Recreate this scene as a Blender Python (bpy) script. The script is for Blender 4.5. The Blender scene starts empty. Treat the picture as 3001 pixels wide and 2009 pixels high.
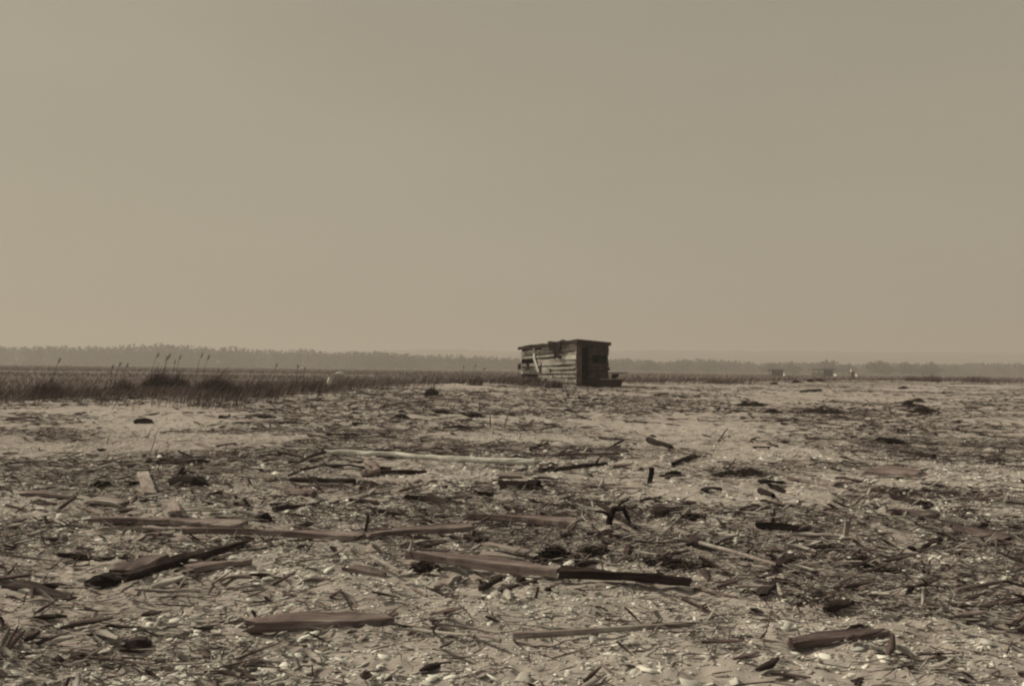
import bpy, math, random
import numpy as np
from mathutils import Vector, Matrix, Euler

random.seed(7)
RNG = np.random.default_rng(11)
sc = bpy.context.scene
col = sc.collection

# ------------------------------------------------------------------ camera
FPX, CX, CY = 2670.0, 1500.5, 1004.5          # focal length and centre in photograph pixels
CAMZ = 1.25
cam_d = bpy.data.cameras.new('camera')
cam = bpy.data.objects.new('camera', cam_d)
col.objects.link(cam)
cam_d.sensor_width = 36.0
cam_d.lens = 36.0 * FPX / 3001.0
cam_d.clip_start = 0.05
cam_d.clip_end = 9000
CAMROT = Matrix.Rotation(math.radians(90) + math.atan(76.5 / FPX), 3, 'X') @ Matrix.Rotation(math.radians(0.68), 3, 'Z')
cam.matrix_world = Matrix.Translation((0, 0, CAMZ)) @ CAMROT.to_4x4()
sc.camera = cam

# ------------------------------------------------------------------ sky, sun, exposure
SUN_EL, SUN_AZ = math.radians(40), math.radians(-74)     # azimuth from +Y, towards -X
sun_dir = Vector((math.sin(SUN_AZ) * math.cos(SUN_EL), math.cos(SUN_AZ) * math.cos(SUN_EL), math.sin(SUN_EL)))
w = bpy.data.worlds.new('World'); sc.world = w
w.use_nodes = True
nt = w.node_tree; nt.nodes.clear()
sky = nt.nodes.new('ShaderNodeTexSky'); sky.sky_type = 'NISHITA'; sky.sun_disc = False
sky.sun_elevation = SUN_EL; sky.sun_rotation = SUN_AZ
sky.dust_density = 4.0; sky.air_density = 1.0
bw = nt.nodes.new('ShaderNodeRGBToBW')
pw = nt.nodes.new('ShaderNodeMath'); pw.operation = 'POWER'; pw.inputs[1].default_value = 0.16
tint = nt.nodes.new('ShaderNodeVectorMath'); tint.operation = 'SCALE'; tint.inputs[0].default_value = (2.50, 2.26, 1.72)
bg = nt.nodes.new('ShaderNodeBackground'); bg.inputs[1].default_value = 0.12
wo = nt.nodes.new('ShaderNodeOutputWorld')
nt.links.new(sky.outputs[0], bw.inputs[0]); nt.links.new(bw.outputs[0], pw.inputs[0])
nt.links.new(pw.outputs[0], tint.inputs['Scale']); stc = nt.nodes.new('ShaderNodeTexCoord'); smp = nt.nodes.new('ShaderNodeMapping'); smp.inputs['Scale'].default_value = (1, 1, 4)
snz = nt.nodes.new('ShaderNodeTexNoise'); snz.inputs['Scale'].default_value = 1.6; snz.inputs['Detail'].default_value = 5
smr = nt.nodes.new('ShaderNodeMapRange'); smr.inputs[1].default_value = .3; smr.inputs[2].default_value = .7; smr.inputs[3].default_value = .95; smr.inputs[4].default_value = 1.05
scl = nt.nodes.new('ShaderNodeVectorMath'); scl.operation = 'SCALE'          # faint veils of high cloud
nt.links.new(stc.outputs['Generated'], smp.inputs[0]); nt.links.new(smp.outputs[0], snz.inputs['Vector']); nt.links.new(snz.outputs[0], smr.inputs[0])
nt.links.new(tint.outputs[0], scl.inputs[0]); nt.links.new(smr.outputs[0], scl.inputs['Scale']); nt.links.new(scl.outputs[0], bg.inputs[0])
nt.links.new(bg.outputs[0], wo.inputs[0])
sl = bpy.data.lights.new('sun', 'SUN'); sl.energy = 4.3; sl.angle = math.radians(0.6); sl.color = (1.0, 0.86, 0.64)
so = bpy.data.objects.new('sun', sl); col.objects.link(so)
so.rotation_euler = (-sun_dir).to_track_quat('-Z', 'Y').to_euler()
so.location = (-30, 10, 40)
sc.view_settings.view_transform = 'Standard'; sc.view_settings.look = 'None'
sc.view_settings.exposure = -0.08; sc.view_settings.gamma = 1.0
sc.cycles.filter_width = 2.2
sc.cycles.volume_bounces = 1
sc.cycles.max_bounces = 6

# ------------------------------------------------------------------ helpers
def tag(o, label=None, cat=None, group=None, kind=None):
    if label: o['label'] = label
    if cat: o['category'] = cat
    if group: o['group'] = group
    if kind: o['kind'] = kind
    return o

def empty(name, loc, label=None, cat=None, group=None):
    o = bpy.data.objects.new(name, None); col.objects.link(o)
    o.location = loc; o.empty_display_size = 0.2
    return tag(o, label, cat, group)

def mesh_obj(name, verts, faces, mat, parent=None, smooth=False, mw=None):
    me = bpy.data.meshes.new(name)
    me.from_pydata([tuple(v) for v in verts], [], [tuple(f) for f in faces])
    me.materials.append(mat)
    if smooth:
        me.polygons.foreach_set('use_smooth', [True] * len(me.polygons))
    me.update()
    o = bpy.data.objects.new(name, me); col.objects.link(o)
    if parent is not None: o.parent = parent
    if mw is not None: o.matrix_world = mw
    return o

def big_mesh(name, V, F4=None, F3=None, mat=None, tone=None, smooth=False):
    """fast mesh from numpy arrays, optional per-vertex float 'tone'"""
    me = bpy.data.meshes.new(name)
    n4 = 0 if F4 is None else len(F4); n3 = 0 if F3 is None else len(F3)
    me.vertices.add(len(V)); me.vertices.foreach_set('co', np.ascontiguousarray(V, dtype=np.float32).ravel())
    loops = []
    if n4: loops.append(np.asarray(F4, dtype=np.int32).ravel())
    if n3: loops.append(np.asarray(F3, dtype=np.int32).ravel())
    L = np.concatenate(loops)
    me.loops.add(len(L)); me.loops.foreach_set('vertex_index', L)
    me.polygons.add(n4 + n3)
    starts = np.concatenate([np.arange(n4) * 4, n4 * 4 + np.arange(n3) * 3]).astype(np.int32)
    me.polygons.foreach_set('loop_start', starts)
    try:
        me.polygons.foreach_set('loop_total', np.concatenate([np.full(n4, 4), np.full(n3, 3)]).astype(np.int32))
    except Exception:
        pass
    if smooth: me.polygons.foreach_set('use_smooth', np.ones(n4 + n3, dtype=bool))
    me.update(calc_edges=True); me.validate()
    if tone is not None:
        a = me.attributes.new('tone', 'FLOAT', 'POINT'); a.data.foreach_set('value', np.asarray(tone, dtype=np.float32))
    me.materials.append(mat)
    o = bpy.data.objects.new(name, me); col.objects.link(o)
    return o

def hash2(ix, iy, seed):
    h = (ix.astype(np.int64) * 374761393 + iy.astype(np.int64) * 668265263 + seed * 1442695041) & 0xffffffff
    h = ((h ^ (h >> 13)) * 1274126177) & 0xffffffff
    h = (h ^ (h >> 16)) & 0xffffffff
    return h / 4294967295.0

def noise(x, y, seed=0):
    x = np.asarray(x, float); y = np.asarray(y, float)
    ix = np.floor(x); iy = np.floor(y); fx = x - ix; fy = y - iy
    fx = fx * fx * (3 - 2 * fx); fy = fy * fy * (3 - 2 * fy)
    a = hash2(ix, iy, seed); b = hash2(ix + 1, iy, seed); c = hash2(ix, iy + 1, seed); d = hash2(ix + 1, iy + 1, seed)
    return (a * (1 - fx) + b * fx) * (1 - fy) + (c * (1 - fx) + d * fx) * fy

def fbm(x, y, seed=0, oct=3):
    s = 0; a = .5; t = 0
    for k in range(oct):
        s = s + a * noise(x * 2 ** k + 7.3 * k, y * 2 ** k - 3.1 * k, seed + k); t += a; a *= .5
    return s / t

# ------------------------------------------------------------------ terrain height
US = [-3, -.6, -.45, -.2, -.02, .13, .41, .6, 3]
DS = [22, 24, 26, 31, 37, 42, 50, 52, 54]
ZS = [.25, .30, .35, .57, .68, .71, .86, .88, .88]
def crest(x, y):
    u = np.asarray(x, float) / np.maximum(np.asarray(y, float), 1e-3)
    u = np.where(np.asarray(y) <= 0.5, np.sign(x) * 3, u)
    return np.interp(u, US, DS), np.interp(u, US, ZS)

def height(x, y):
    x = np.asarray(x, float); y = np.asarray(y, float)
    D, Z = crest(x, y)
    yy = np.maximum(y, 0)
    t = yy / D
    up = Z * np.power(np.clip(t, 0, 1), 1.2)
    dn = np.clip((yy - D - 1.0) / 9.0, 0, 1); dn = dn * dn * (3 - 2 * dn)
    base = up * (1 - dn)
    r = np.hypot(x, y)
    near = 1 - dn
    b = (fbm(x * .55, y * .55, 3, 2) - .5) * .10 + (fbm(x * 1.9, y * 1.9, 9, 2) - .5) * .055
    b = b + np.where(r < 40, (fbm(x * 6.5, y * 6.5, 17, 2) - .5) * .060, 0) + np.where(r < 18, (noise(x * 20, y * 20, 23) - .5) * .018, 0)
    return base + b * near * np.clip(1.3 - t * .45, .4, 1) - dn * .02

# ------------------------------------------------------------------ picture point -> place on the ground
CR = np.array(CAMROT)
def ray(px, py):
    d = CR @ np.array([(px - CX) / FPX, -(py - CY) / FPX, -1.0])
    return d / d[1]                                # per metre of y
TS = np.concatenate([np.linspace(1.5, 60, 2400), np.geomspace(60.2, 2500, 400)])
def at(px, py):
    d = ray(px, py)
    zz = CAMZ + d[2] * TS - height(d[0] * TS, TS)
    k = int(np.argmax(zz < 0)) if (zz < 0).any() else 1000
    t0, t1 = TS[max(k - 1, 0)], TS[k]
    for _ in range(12):
        tm = .5 * (t0 + t1)
        if CAMZ + d[2] * tm - float(height(d[0] * tm, tm)) < 0: t1 = tm
        else: t0 = tm
    return Vector((d[0] * t1, t1, float(height(d[0] * t1, t1))))
def dep(px, py, y):
    d = ray(px, py)
    return Vector((d[0] * y, y, CAMZ + d[2] * y))
CRI = np.linalg.inv(CR)
def proj(x, y, z):
    p = np.stack([x, y, z - CAMZ], 0); q = CRI @ p.reshape(3, -1)
    return CX + FPX * q[0] / -q[2], CY - FPX * q[1] / -q[2]

# ------------------------------------------------------------------ materials
def S(v):
    t = min(1, max(0, (v - .03) / .4))
    r = 1.28 + (.98 - 1.28) * t; g = .91 + .08 * min(1, t * 1.6); b = .95
    return (v * r, v * g, v * b, 1)

def new_mat(name):
    m = bpy.data.materials.new(name); m.use_nodes = True
    t = m.node_tree; t.nodes.clear()
    out = t.nodes.new('ShaderNodeOutputMaterial'); b = t.nodes.new('ShaderNodeBsdfPrincipled')
    t.links.new(b.outputs[0], out.inputs[0])
    b.inputs['Specular IOR Level'].default_value = .2
    return m, t, b

def ramp(t, stops):
    r = t.nodes.new('ShaderNodeValToRGB')
    while len(r.color_ramp.elements) < len(stops): r.color_ramp.elements.new(.5)
    for e, (p, c) in zip(r.color_ramp.elements, stops):
        e.position = p; e.color = c
    return r

def wood(name, dark, light, grain=(2.2, 38, 38), bump=.5):
    m, t, b = new_mat(name)
    tc = t.nodes.new('ShaderNodeTexCoord'); mp = t.nodes.new('ShaderNodeMapping'); mp.inputs['Scale'].default_value = grain
    oi = t.nodes.new('ShaderNodeObjectInfo')
    n1 = t.nodes.new('ShaderNodeTexNoise'); n1.inputs['Scale'].default_value = 1.0; n1.inputs['Detail'].default_value = 6; n1.inputs['Roughness'].default_value = .65
    n2 = t.nodes.new('ShaderNodeTexNoise'); n2.inputs['Scale'].default_value = 3.1; n2.inputs['Detail'].default_value = 3
    t.links.new(tc.outputs['Object'], mp.inputs[0])
    add = t.nodes.new('ShaderNodeVectorMath'); add.operation = 'ADD'
    t.links.new(mp.outputs[0], add.inputs[0]); t.links.new(oi.outputs['Location'], add.inputs[1])
    t.links.new(add.outputs[0], n1.inputs['Vector']); t.links.new(tc.outputs['Object'], n2.inputs['Vector'])
    mx = t.nodes.new('ShaderNodeMath'); mx.operation = 'MULTIPLY_ADD'; mx.inputs[1].default_value = .45
    t.links.new(n2.outputs[0], mx.inputs[0])
    ml = t.nodes.new('ShaderNodeMath'); ml.operation = 'MULTIPLY'; ml.inputs[1].default_value = .55
    t.links.new(n1.outputs[0], ml.inputs[0]); t.links.new(ml.outputs[0], mx.inputs[2])
    r = ramp(t, [(.30, S(dark * .5)), (.46, S(dark)), (.62, S(light))])
    t.links.new(mx.outputs[0], r.inputs[0])
    mp2 = t.nodes.new('ShaderNodeMapping'); mp2.inputs['Scale'].default_value = (grain[0] * .8, grain[1] * 1.4, grain[2] * 1.4)
    n3 = t.nodes.new('ShaderNodeTexNoise'); n3.inputs['Scale'].default_value = 1.0; n3.inputs['Detail'].default_value = 2
    t.links.new(add.outputs[0], mp2.inputs[0]); mp2.inputs['Scale'].default_value = (.7, 1.2, 1.2); t.links.new(mp2.outputs[0], n3.inputs['Vector'])
    ck = ramp(t, [(.485, (1, 1, 1, 1)), (.5, (.25, .22, .2, 1)), (.515, (1, 1, 1, 1))]); t.links.new(n3.outputs[0], ck.inputs[0])
    ml2 = t.nodes.new('ShaderNodeMix'); ml2.data_type = 'RGBA'; ml2.blend_type = 'MULTIPLY'; ml2.inputs[0].default_value = .85
    t.links.new(r.outputs[0], ml2.inputs[6]); t.links.new(ck.outputs[0], ml2.inputs[7]); t.links.new(ml2.outputs[2], b.inputs['Base Color'])
    b.inputs['Roughness'].default_value = .9
    bp = t.nodes.new('ShaderNodeBump'); bp.inputs['Strength'].default_value = bump; bp.inputs['Distance'].default_value = .01
    t.links.new(n1.outputs[0], bp.inputs['Height']); t.links.new(bp.outputs[0], b.inputs['Normal'])
    return m

M = {}
M['pale'] = wood('bleached_wood', .20, .40)
M['light'] = wood('grey_weathered_wood', .11, .25)
M['mid'] = wood('brown_weathered_wood', .06, .17)
M['dark'] = wood('dark_wet_wood', .018, .06)
M['black'] = wood('black_wood', .008, .024)
M['wall'] = wood('shack_siding', .28, .55, (1.5, 30, 30), .6)
M['shade'] = wood('shack_dark_shaded_siding', .028, .075, (1.5, 30, 30), .6)  # dark boards, with the unlit side's shade put into the colour
M['white'] = wood('white_painted_batten', .55, .78)
M['bleach'] = wood('bleached_pole_wood', .42, .66, (1.2, 20, 20), .7)
M['roof'] = wood('tarred_roof', .018, .06, (3, 12, 12), .5)

def tone_mat(name, lo, hi, rough=.95, sss=False):
    m, t, b = new_mat(name)
    a = t.nodes.new('ShaderNodeAttribute'); a.attribute_name = 'tone'
    r = ramp(t, [(0, S(lo)), (.5, S((lo * hi) ** .5)), (1, S(hi))])
    n = t.nodes.new('ShaderNodeTexNoise'); n.inputs['Scale'].default_value = 40; n.inputs['Detail'].default_value = 3
    tc = t.nodes.new('ShaderNodeTexCoord'); t.links.new(tc.outputs['Object'], n.inputs['Vector'])
    ad = t.nodes.new('ShaderNodeMath'); ad.operation = 'MULTIPLY_ADD'; ad.inputs[1].default_value = .35; ad.inputs[2].default_value = -.17
    t.links.new(n.outputs[0], ad.inputs[0])
    a2 = t.nodes.new('ShaderNodeMath'); a2.operation = 'ADD'
    t.links.new(ad.outputs[0], a2.inputs[0]); t.links.new(a.outputs['Fac'], a2.inputs[1])
    t.links.new(a2.outputs[0], r.inputs[0]); t.links.new(r.outputs[0], b.inputs['Base Color'])
    b.inputs['Roughness'].default_value = rough
    return m
M['litter'] = tone_mat('dead_reed_litter', .020, .38)
M['grass'] = tone_mat('marsh_grass_blades', .035, .30)
M['fargrass'] = tone_mat('hazed_far_sward', .07, .19)  # distance haze put into the colour, darks lifted
M['shell'] = tone_mat('oyster_shell', .30, .78, .7)
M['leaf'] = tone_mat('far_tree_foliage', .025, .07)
M['weed'] = tone_mat('dried_seaweed', .012, .075)
M['bark'] = wood('tree_bark', .03, .07)

def ground_mat(name, c0, c1, c2, speck=True, bump=.6):
    m, t, b = new_mat(name)
    tc = t.nodes.new('ShaderNodeTexCoord')
    def N(scale, det, rough=.6, st=(1, 1, 1)):
        mp = t.nodes.new('ShaderNodeMapping'); mp.inputs['Scale'].default_value = st
        n = t.nodes.new('ShaderNodeTexNoise'); n.inputs['Scale'].default_value = scale; n.inputs['Detail'].default_value = det; n.inputs['Roughness'].default_value = rough
        t.links.new(tc.outputs['Object'], mp.inputs[0]); t.links.new(mp.outputs[0], n.inputs['Vector']); return n
    big = N(.35, 5, .6, (.6, 1, 1)); med = N(5, 6, .7); fine = N(60, 5, .75)
    r1 = ramp(t, [(.30, S(c0)), (.5, S(c1)), (.68, S(c2))])
    m1 = t.nodes.new('ShaderNodeMath'); m1.operation = 'MULTIPLY_ADD'; m1.inputs[1].default_value = .4
    m2 = t.nodes.new('ShaderNodeMath'); m2.operation = 'MULTIPLY_ADD'; m2.inputs[1].default_value = .35
    m3 = t.nodes.new('ShaderNodeMath'); m3.operation = 'MULTIPLY'; m3.inputs[1].default_value = .25
    t.links.new(fine.outputs[0], m3.inputs[0]); t.links.new(med.outputs[0], m2.inputs[0]); t.links.new(m3.outputs[0], m2.inputs[2])
    t.links.new(big.outputs[0], m1.inputs[0]); t.links.new(m2.outputs[0], m1.inputs[2]); t.links.new(m1.outputs[0], r1.inputs[0])
    last = r1.outputs[0]
    if speck:                                     # broken shell grains and bits of peat in the sand
        vo = t.nodes.new('ShaderNodeTexVoronoi'); vo.inputs['Scale'].default_value = 45
        t.links.new(tc.outputs['Object'], vo.inputs['Vector'])
        sz = ramp(t, [(.10, (1, 1, 1, 1)), (.22, (0, 0, 0, 1))]); t.links.new(vo.outputs['Distance'], sz.inputs[0])
        sep = t.nodes.new('ShaderNodeSeparateColor'); t.links.new(vo.outputs['Color'], sep.inputs[0])
        for lo, hi, c in ((.80, .84, .55), (.16, .12, .05)):
            pick = t.nodes.new('ShaderNodeMapRange'); pick.inputs[1].default_value = lo; pick.inputs[2].default_value = hi
            t.links.new(sep.outputs[0], pick.inputs[0])
            f = t.nodes.new('ShaderNodeMath'); f.operation = 'MULTIPLY'
            t.links.new(sz.outputs[0], f.inputs[0]); t.links.new(pick.outputs[0], f.inputs[1])
            mix = t.nodes.new('ShaderNodeMix'); mix.data_type = 'RGBA'
            t.links.new(f.outputs[0], mix.inputs[0]); t.links.new(last, mix.inputs[6]); mix.inputs[7].default_value = S(c)
            last = mix.outputs[2]
    t.links.new(last, b.inputs['Base Color'])
    b.inputs['Roughness'].default_value = .95
    bp = t.nodes.new('ShaderNodeBump'); bp.inputs['Strength'].default_value = bump; bp.inputs['Distance'].default_value = .02
    s = t.nodes.new('ShaderNodeMath'); s.operation = 'ADD'
    t.links.new(med.outputs[0], s.inputs[0]); t.links.new(m3.outputs[0], s.inputs[1])
    t.links.new(s.outputs[0], bp.inputs['Height']); t.links.new(bp.outputs[0], b.inputs['Normal'])
    return m
M['sand'] = ground_mat('shelly_sand', .17, .30, .40)
M['marsh'] = ground_mat('marsh_mud', .06, .095, .13, False)
M['hill'] = ground_mat('wooded_hillside', .03, .05, .07, False)
M['water'] = ground_mat('pale_creek', .18, .21, .25, False, .1)

# ------------------------------------------------------------------ the ground sheet (polar grid)
OY = -1.5
rad = np.concatenate([np.linspace(.3, 4, 14)[:-1], np.arange(4, 16, .028), np.geomspace(16, 66, 300), np.geomspace(66, 2900, 70)[1:]])
fine_a = np.radians(np.arange(-42, 42.01, .13))
ang = np.concatenate([fine_a, np.radians(np.arange(44, 318, 4.0))])
A, R = np.meshgrid(ang, rad)
GX = R * np.sin(A); GY = R * np.cos(A) + OY
GZ = height(GX, GY)
nr, na = GX.shape
V = np.stack([GX.ravel(), GY.ravel(), GZ.ravel()], 1)
i, j = np.meshgrid(np.arange(nr - 1), np.arange(na), indexing='ij')
jn = (j + 1) % na
F = np.stack([i * na + j, (i + 1) * na + j, (i + 1) * na + jn, i * na + jn], -1)[..., ::-1]
D_, _ = crest(GX, GY)
isand = (GY[:-1, :] < D_[:-1, :] + 1.6)
for nm, mask, mt in (('beach', isand, M['sand']), ('marsh_ground', ~isand, M['marsh'])):
    f = F[mask].reshape(-1, 4)
    used = np.unique(f); mp_ = np.zeros(len(V), np.int64); mp_[used] = np.arange(len(used))
    tag(big_mesh(nm, V[used], mp_[f], None, mt, smooth=True), kind='structure')

# a pale creek across the far marsh on the left
cv, cf = [], []
for k in range(30):
    x = -95 + k * 4.2
    yc = 141 + 2.5 * math.sin(k * .5); wd = 2.2 * (1 - .8 * k / 29)
    cv += [(x, yc - wd, .012), (x, yc + wd, .012)]
    if k: cf.append((2 * k - 2, 2 * k, 2 * k + 1, 2 * k - 1))
tag(mesh_obj('creek', cv, cf, M['water']), kind='structure')

# ------------------------------------------------------------------ woods and hills
def leaf_cloud(cx, cy, cz, rx, ry, rz, n, size, rng):
    """n small leaf clumps (crossed quads) through an uneven crown"""
    p = rng.normal(size=(n, 3)); p /= np.linalg.norm(p, axis=1)[:, None]
    rr = rng.random(n) ** .55
    lob = .75 + .5 * noise(p[:, 0] * 2.2 + cx, p[:, 1] * 2.2 + p[:, 2] * 2.2 + cy, 5)
    p = p * (rr * lob)[:, None]
    c = np.stack([cx + p[:, 0] * rx, cy + p[:, 1] * ry, cz + p[:, 2] * rz], 1)
    a = rng.normal(size=(n, 3)); a /= np.linalg.norm(a, axis=1)[:, None]
    b = np.cross(a, rng.normal(size=(n, 3))); b /= np.linalg.norm(b, axis=1)[:, None]
    s = size * (.5 + rng.random(n))[:, None]
    v = np.stack([c - a * s, c + b * s * .6, c + a * s, c - b * s * .6], 1)
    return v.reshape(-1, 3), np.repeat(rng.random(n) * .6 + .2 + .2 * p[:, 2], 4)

# tree tops along the horizon, read as (u, top in picture pixels)
env = [(-900, 1012), (150, 1013), (280, 1015), (430, 1010), (500, 1007), (600, 1014), (700, 1017), (760, 1024), (820, 1027), (900, 1023),
       (960, 1031), (1030, 1028), (1100, 1030), (1250, 1038), (1400, 1044), (1500, 1048), (1700, 1050), (1880, 1052), (1950, 1062), (1985, 1054),
       (2150, 1054), (2220, 1064), (2300, 1060), (2420, 1060), (2480, 1070), (2580, 1060), (2700, 1066), (3100, 1062), (4200, 1060)]
ex = [e[0] for e in env]; ey = [e[1] for e in env]
VV, TT = [], []
x = -1300.0
for k in range(520):
    px = -1000 + k * 10.4 + random.uniform(-5, 5)
    yy = random.uniform(660, 820)
    top = np.interp(px, ex, ey) + random.uniform(-2.5, 5)
    q = dep(px, top, yy); h = max(q.z, 5)
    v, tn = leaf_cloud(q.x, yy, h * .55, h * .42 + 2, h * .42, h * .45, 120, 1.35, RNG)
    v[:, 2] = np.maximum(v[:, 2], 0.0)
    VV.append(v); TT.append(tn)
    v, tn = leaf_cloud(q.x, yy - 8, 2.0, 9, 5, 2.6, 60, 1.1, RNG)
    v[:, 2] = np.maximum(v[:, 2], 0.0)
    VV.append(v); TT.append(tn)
V = np.concatenate(VV); tn = np.concatenate(TT)
tag(big_mesh('far_woods', V, np.arange(len(V)).reshape(-1, 4), None, M['leaf'], tn),
    'hazy belt of woods along the whole horizon beyond the marsh', 'woods', kind='stuff')

# wooded ridge behind
hx = np.linspace(-2000, 2000, 500); rows = 14
henv = [(-900, 1035), (700, 1035), (1150, 1026), (1350, 1020), (1450, 1029), (1800, 1027), (1960, 1023), (2300, 1027), (2700, 1030), (3400, 1036), (4500, 1040)]
HV = []
for r in range(rows):
    y = 1500 + r * 50
    pxs = CX + hx / y * FPX
    top = np.interp(pxs, [e[0] for e in henv], [e[1] for e in henv])
    zt = np.array([dep(a, b, 2000).z for a, b in zip(pxs, top)])
    prof = math.sin(r / (rows - 1) * math.pi / 2)
    z = zt * prof * y / 2150 + (noise(hx * .06, np.full_like(hx, r * 3.0), 31) - .3) * 7 * prof
    HV.append(np.stack([hx, np.full_like(hx, y), np.maximum(z, -.1)], 1))
HV = np.concatenate(HV)
i, j = np.meshgrid(np.arange(rows - 1), np.arange(499), indexing='ij')
HF = np.stack([i * 500 + j, i * 500 + j + 1, (i + 1) * 500 + j + 1, (i + 1) * 500 + j], -1).reshape(-1, 4)
tag(big_mesh('hills', HV, HF, None, M['hill'], smooth=False), kind='structure')

# trees that stand out of the belt
tree_list = [
    (1095, 1034, 560, 30, 'dark rounded tree left in a clump of three before the far woods'),
    (1135, 1030, 545, 34, 'tallest dark tree of the hazy clump left of the shack'),
    (1180, 1036, 560, 30, 'dark rounded tree right in a clump of three before the far woods'),
    (1905, 1053, 520, 26, 'hazy round tree just right of the shack'),
    (2000, 1052, 530, 30, 'hazy broad tree well right of the shack'),
    (2090, 1053, 540, 30, 'hazy flat topped tree left of the small far stand'),
    (2268, 1060, 470, 24, 'small hazy tree behind the small far stand'),
    (2315, 1061, 480, 22, 'low hazy tree between the two far stands'),
    (2432, 1052, 450, 40, 'rounded hazy tree rising behind the long open shelter'),
    (2484, 1062, 470, 22, 'slim hazy tree behind the capped post'),
    (2575, 1053, 450, 36, 'broad hazy tree right of the capped post'),
    (2655, 1058, 455, 28, 'hazy tree above the scrub on the right of the beach'),
    (2725, 1060, 440, 40, 'wide hazy tree farthest right over the beach scrub'),
    (330, 1014, 600, 44, 'tall hazy tree on the left above the reeds'),
    (500, 1007, 590, 46, 'tallest hazy tree above the dark reed clump'),
    (700, 1015, 600, 40, 'hazy tree topping the belt between reeds and white driftwood curl'),
]
for px, top, yy, wpx, lab in tree_list:
    yy = yy + 90; q = dep(px, top + 3, yy); h = q.z + .1; rx = min(wpx * 1.7 * yy / FPX * .5, h * .9)
    t = empty('tree', (q.x, yy, -.05), lab, 'tree', 'trees standing out before the far woods')
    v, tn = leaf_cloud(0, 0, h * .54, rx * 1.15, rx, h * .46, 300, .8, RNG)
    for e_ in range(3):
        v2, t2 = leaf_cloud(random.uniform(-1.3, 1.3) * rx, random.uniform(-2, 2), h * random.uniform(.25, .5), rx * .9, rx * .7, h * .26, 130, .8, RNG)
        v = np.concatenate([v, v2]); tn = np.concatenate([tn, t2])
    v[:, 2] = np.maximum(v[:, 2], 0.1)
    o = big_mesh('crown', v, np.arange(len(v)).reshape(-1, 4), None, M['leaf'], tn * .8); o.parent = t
    tv, tf = [], []
    for k in range(5):
        zz = h * .75 * k / 4; r_ = .35 * (1 - .18 * k)
        for s_ in range(6):
            tv.append((r_ * math.cos(s_ * 1.047) + .1 * k, r_ * math.sin(s_ * 1.047), zz))
        if k:
            for s_ in range(6):
                a = (k - 1) * 6 + s_; b_ = (k - 1) * 6 + (s_ + 1) % 6
                tf.append((a, b_, b_ + 6, a + 6))
    for bx_, bz_ in ((rx * .6, .6), (-rx * .55, .66), (rx * .2, .8)):      # limbs
        n0 = len(tv); z0 = h * .35
        for e_, (cx_, cz_, r_) in enumerate(((.1, z0, .16), (bx_, h * bz_, .05))):
            for s_ in range(4): tv.append((cx_ + r_ * math.cos(s_ * 1.57), r_ * math.sin(s_ * 1.57), cz_))
        for s_ in range(4): tf.append((n0 + s_, n0 + (s_ + 1) % 4, n0 + 4 + (s_ + 1) % 4, n0 + 4 + s_))
    mesh_obj('trunk', tv, tf, M['bark'], t)

# ------------------------------------------------------------------ generic solids
def plank_geo(L, W, T, rng, seg=None, warp=.018, ragged=.06, bowx=0.0, taper=1.0):
    seg = seg or max(5, int(L / .06)); v = []; ragged = min(ragged, L * .16)
    endw = [[rng.random() ** 1.5 for _ in range(8)] for _ in range(2)]; chipk = [rng.random() < .18 for _ in range(seg + 1)]; side = rng.choice((-1, 1))
    ph = rng.uniform(0, 6)
    prof = [(-.5, -.38), (-.46, -.5), (.46, -.5), (.5, -.38), (.5, .38), (.45, .5), (-.45, .5), (-.5, .38)]
    for k in range(seg + 1):
        s = k / seg; x = (s - .5) * L
        wob = rng.uniform(-1, 1) * warp * .35; zb = math.sin(s * math.pi * 1.3 + .4) * warp * .6
        wf = (1 + (taper - 1) * s) * (1 + rng.uniform(-.05, .05))
        for (a, b) in prof:
            xx = x
            qi = prof.index((a, b))
            if k == 0: xx += endw[0][qi] * ragged * 1.6
            if k == seg: xx -= endw[1][qi] * ragged * 1.6
            nib = .82 if (chipk[k] and a * side > 0) else 1.0
            v.append((xx, a * W * wf * nib + wob + bowx * math.sin(s * math.pi), b * T * (1 + rng.uniform(-.15, .15)) + zb + .5 * T * a * math.sin(ph + s * 4)))
    f = []
    for k in range(seg):
        for q in range(8):
            a = k * 8 + q; b = k * 8 + (q + 1) % 8
            f.append((a, b, b + 8, a + 8)[::-1])
    f.append(tuple(range(8))); f.append(tuple(reversed(range(seg * 8, seg * 8 + 8))))
    return v, f

def tube_geo(pts, rad_, rng, sides=8, knots=.12):
    pts = [Vector(p) for p in pts]; v, f = [], []
    n = len(pts)
    for k, p in enumerate(pts):
        d = (pts[min(k + 1, n - 1)] - pts[max(k - 1, 0)]).normalized()
        u = d.cross(Vector((0, 0, 1)));
        if u.length < 1e-3: u = Vector((1, 0, 0))
        u.normalize(); w_ = u.cross(d)
        r = rad_[k] if isinstance(rad_, (list, tuple)) else rad_
        for s in range(sides):
            a = s / sides * 2 * math.pi; rr = r * (1 + rng.uniform(-knots, knots))
            v.append(p + u * math.cos(a) * rr + w_ * math.sin(a) * rr)
    for k in range(n - 1):
        for s in range(sides):
            a = k * sides + s; b = k * sides + (s + 1) % sides
            f.append((a, b, b + sides, a + sides))
    f.append(tuple(reversed(range(sides)))); f.append(tuple(range((n - 1) * sides, n * sides)))
    return v, f

def frame(p0, p1, roll=0):
    x = (p1 - p0).normalized(); z = Vector((0, 0, 1)); y = z.cross(x)
    if y.length < 1e-3: y = Vector((0, 1, 0))
    y.normalize(); z = x.cross(y)
    m = Matrix((x, y, z)).transposed().to_4x4()
    m = m @ Matrix.Rotation(roll, 4, 'X')
    return Matrix.Translation((p0 + p1) / 2) @ m

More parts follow.
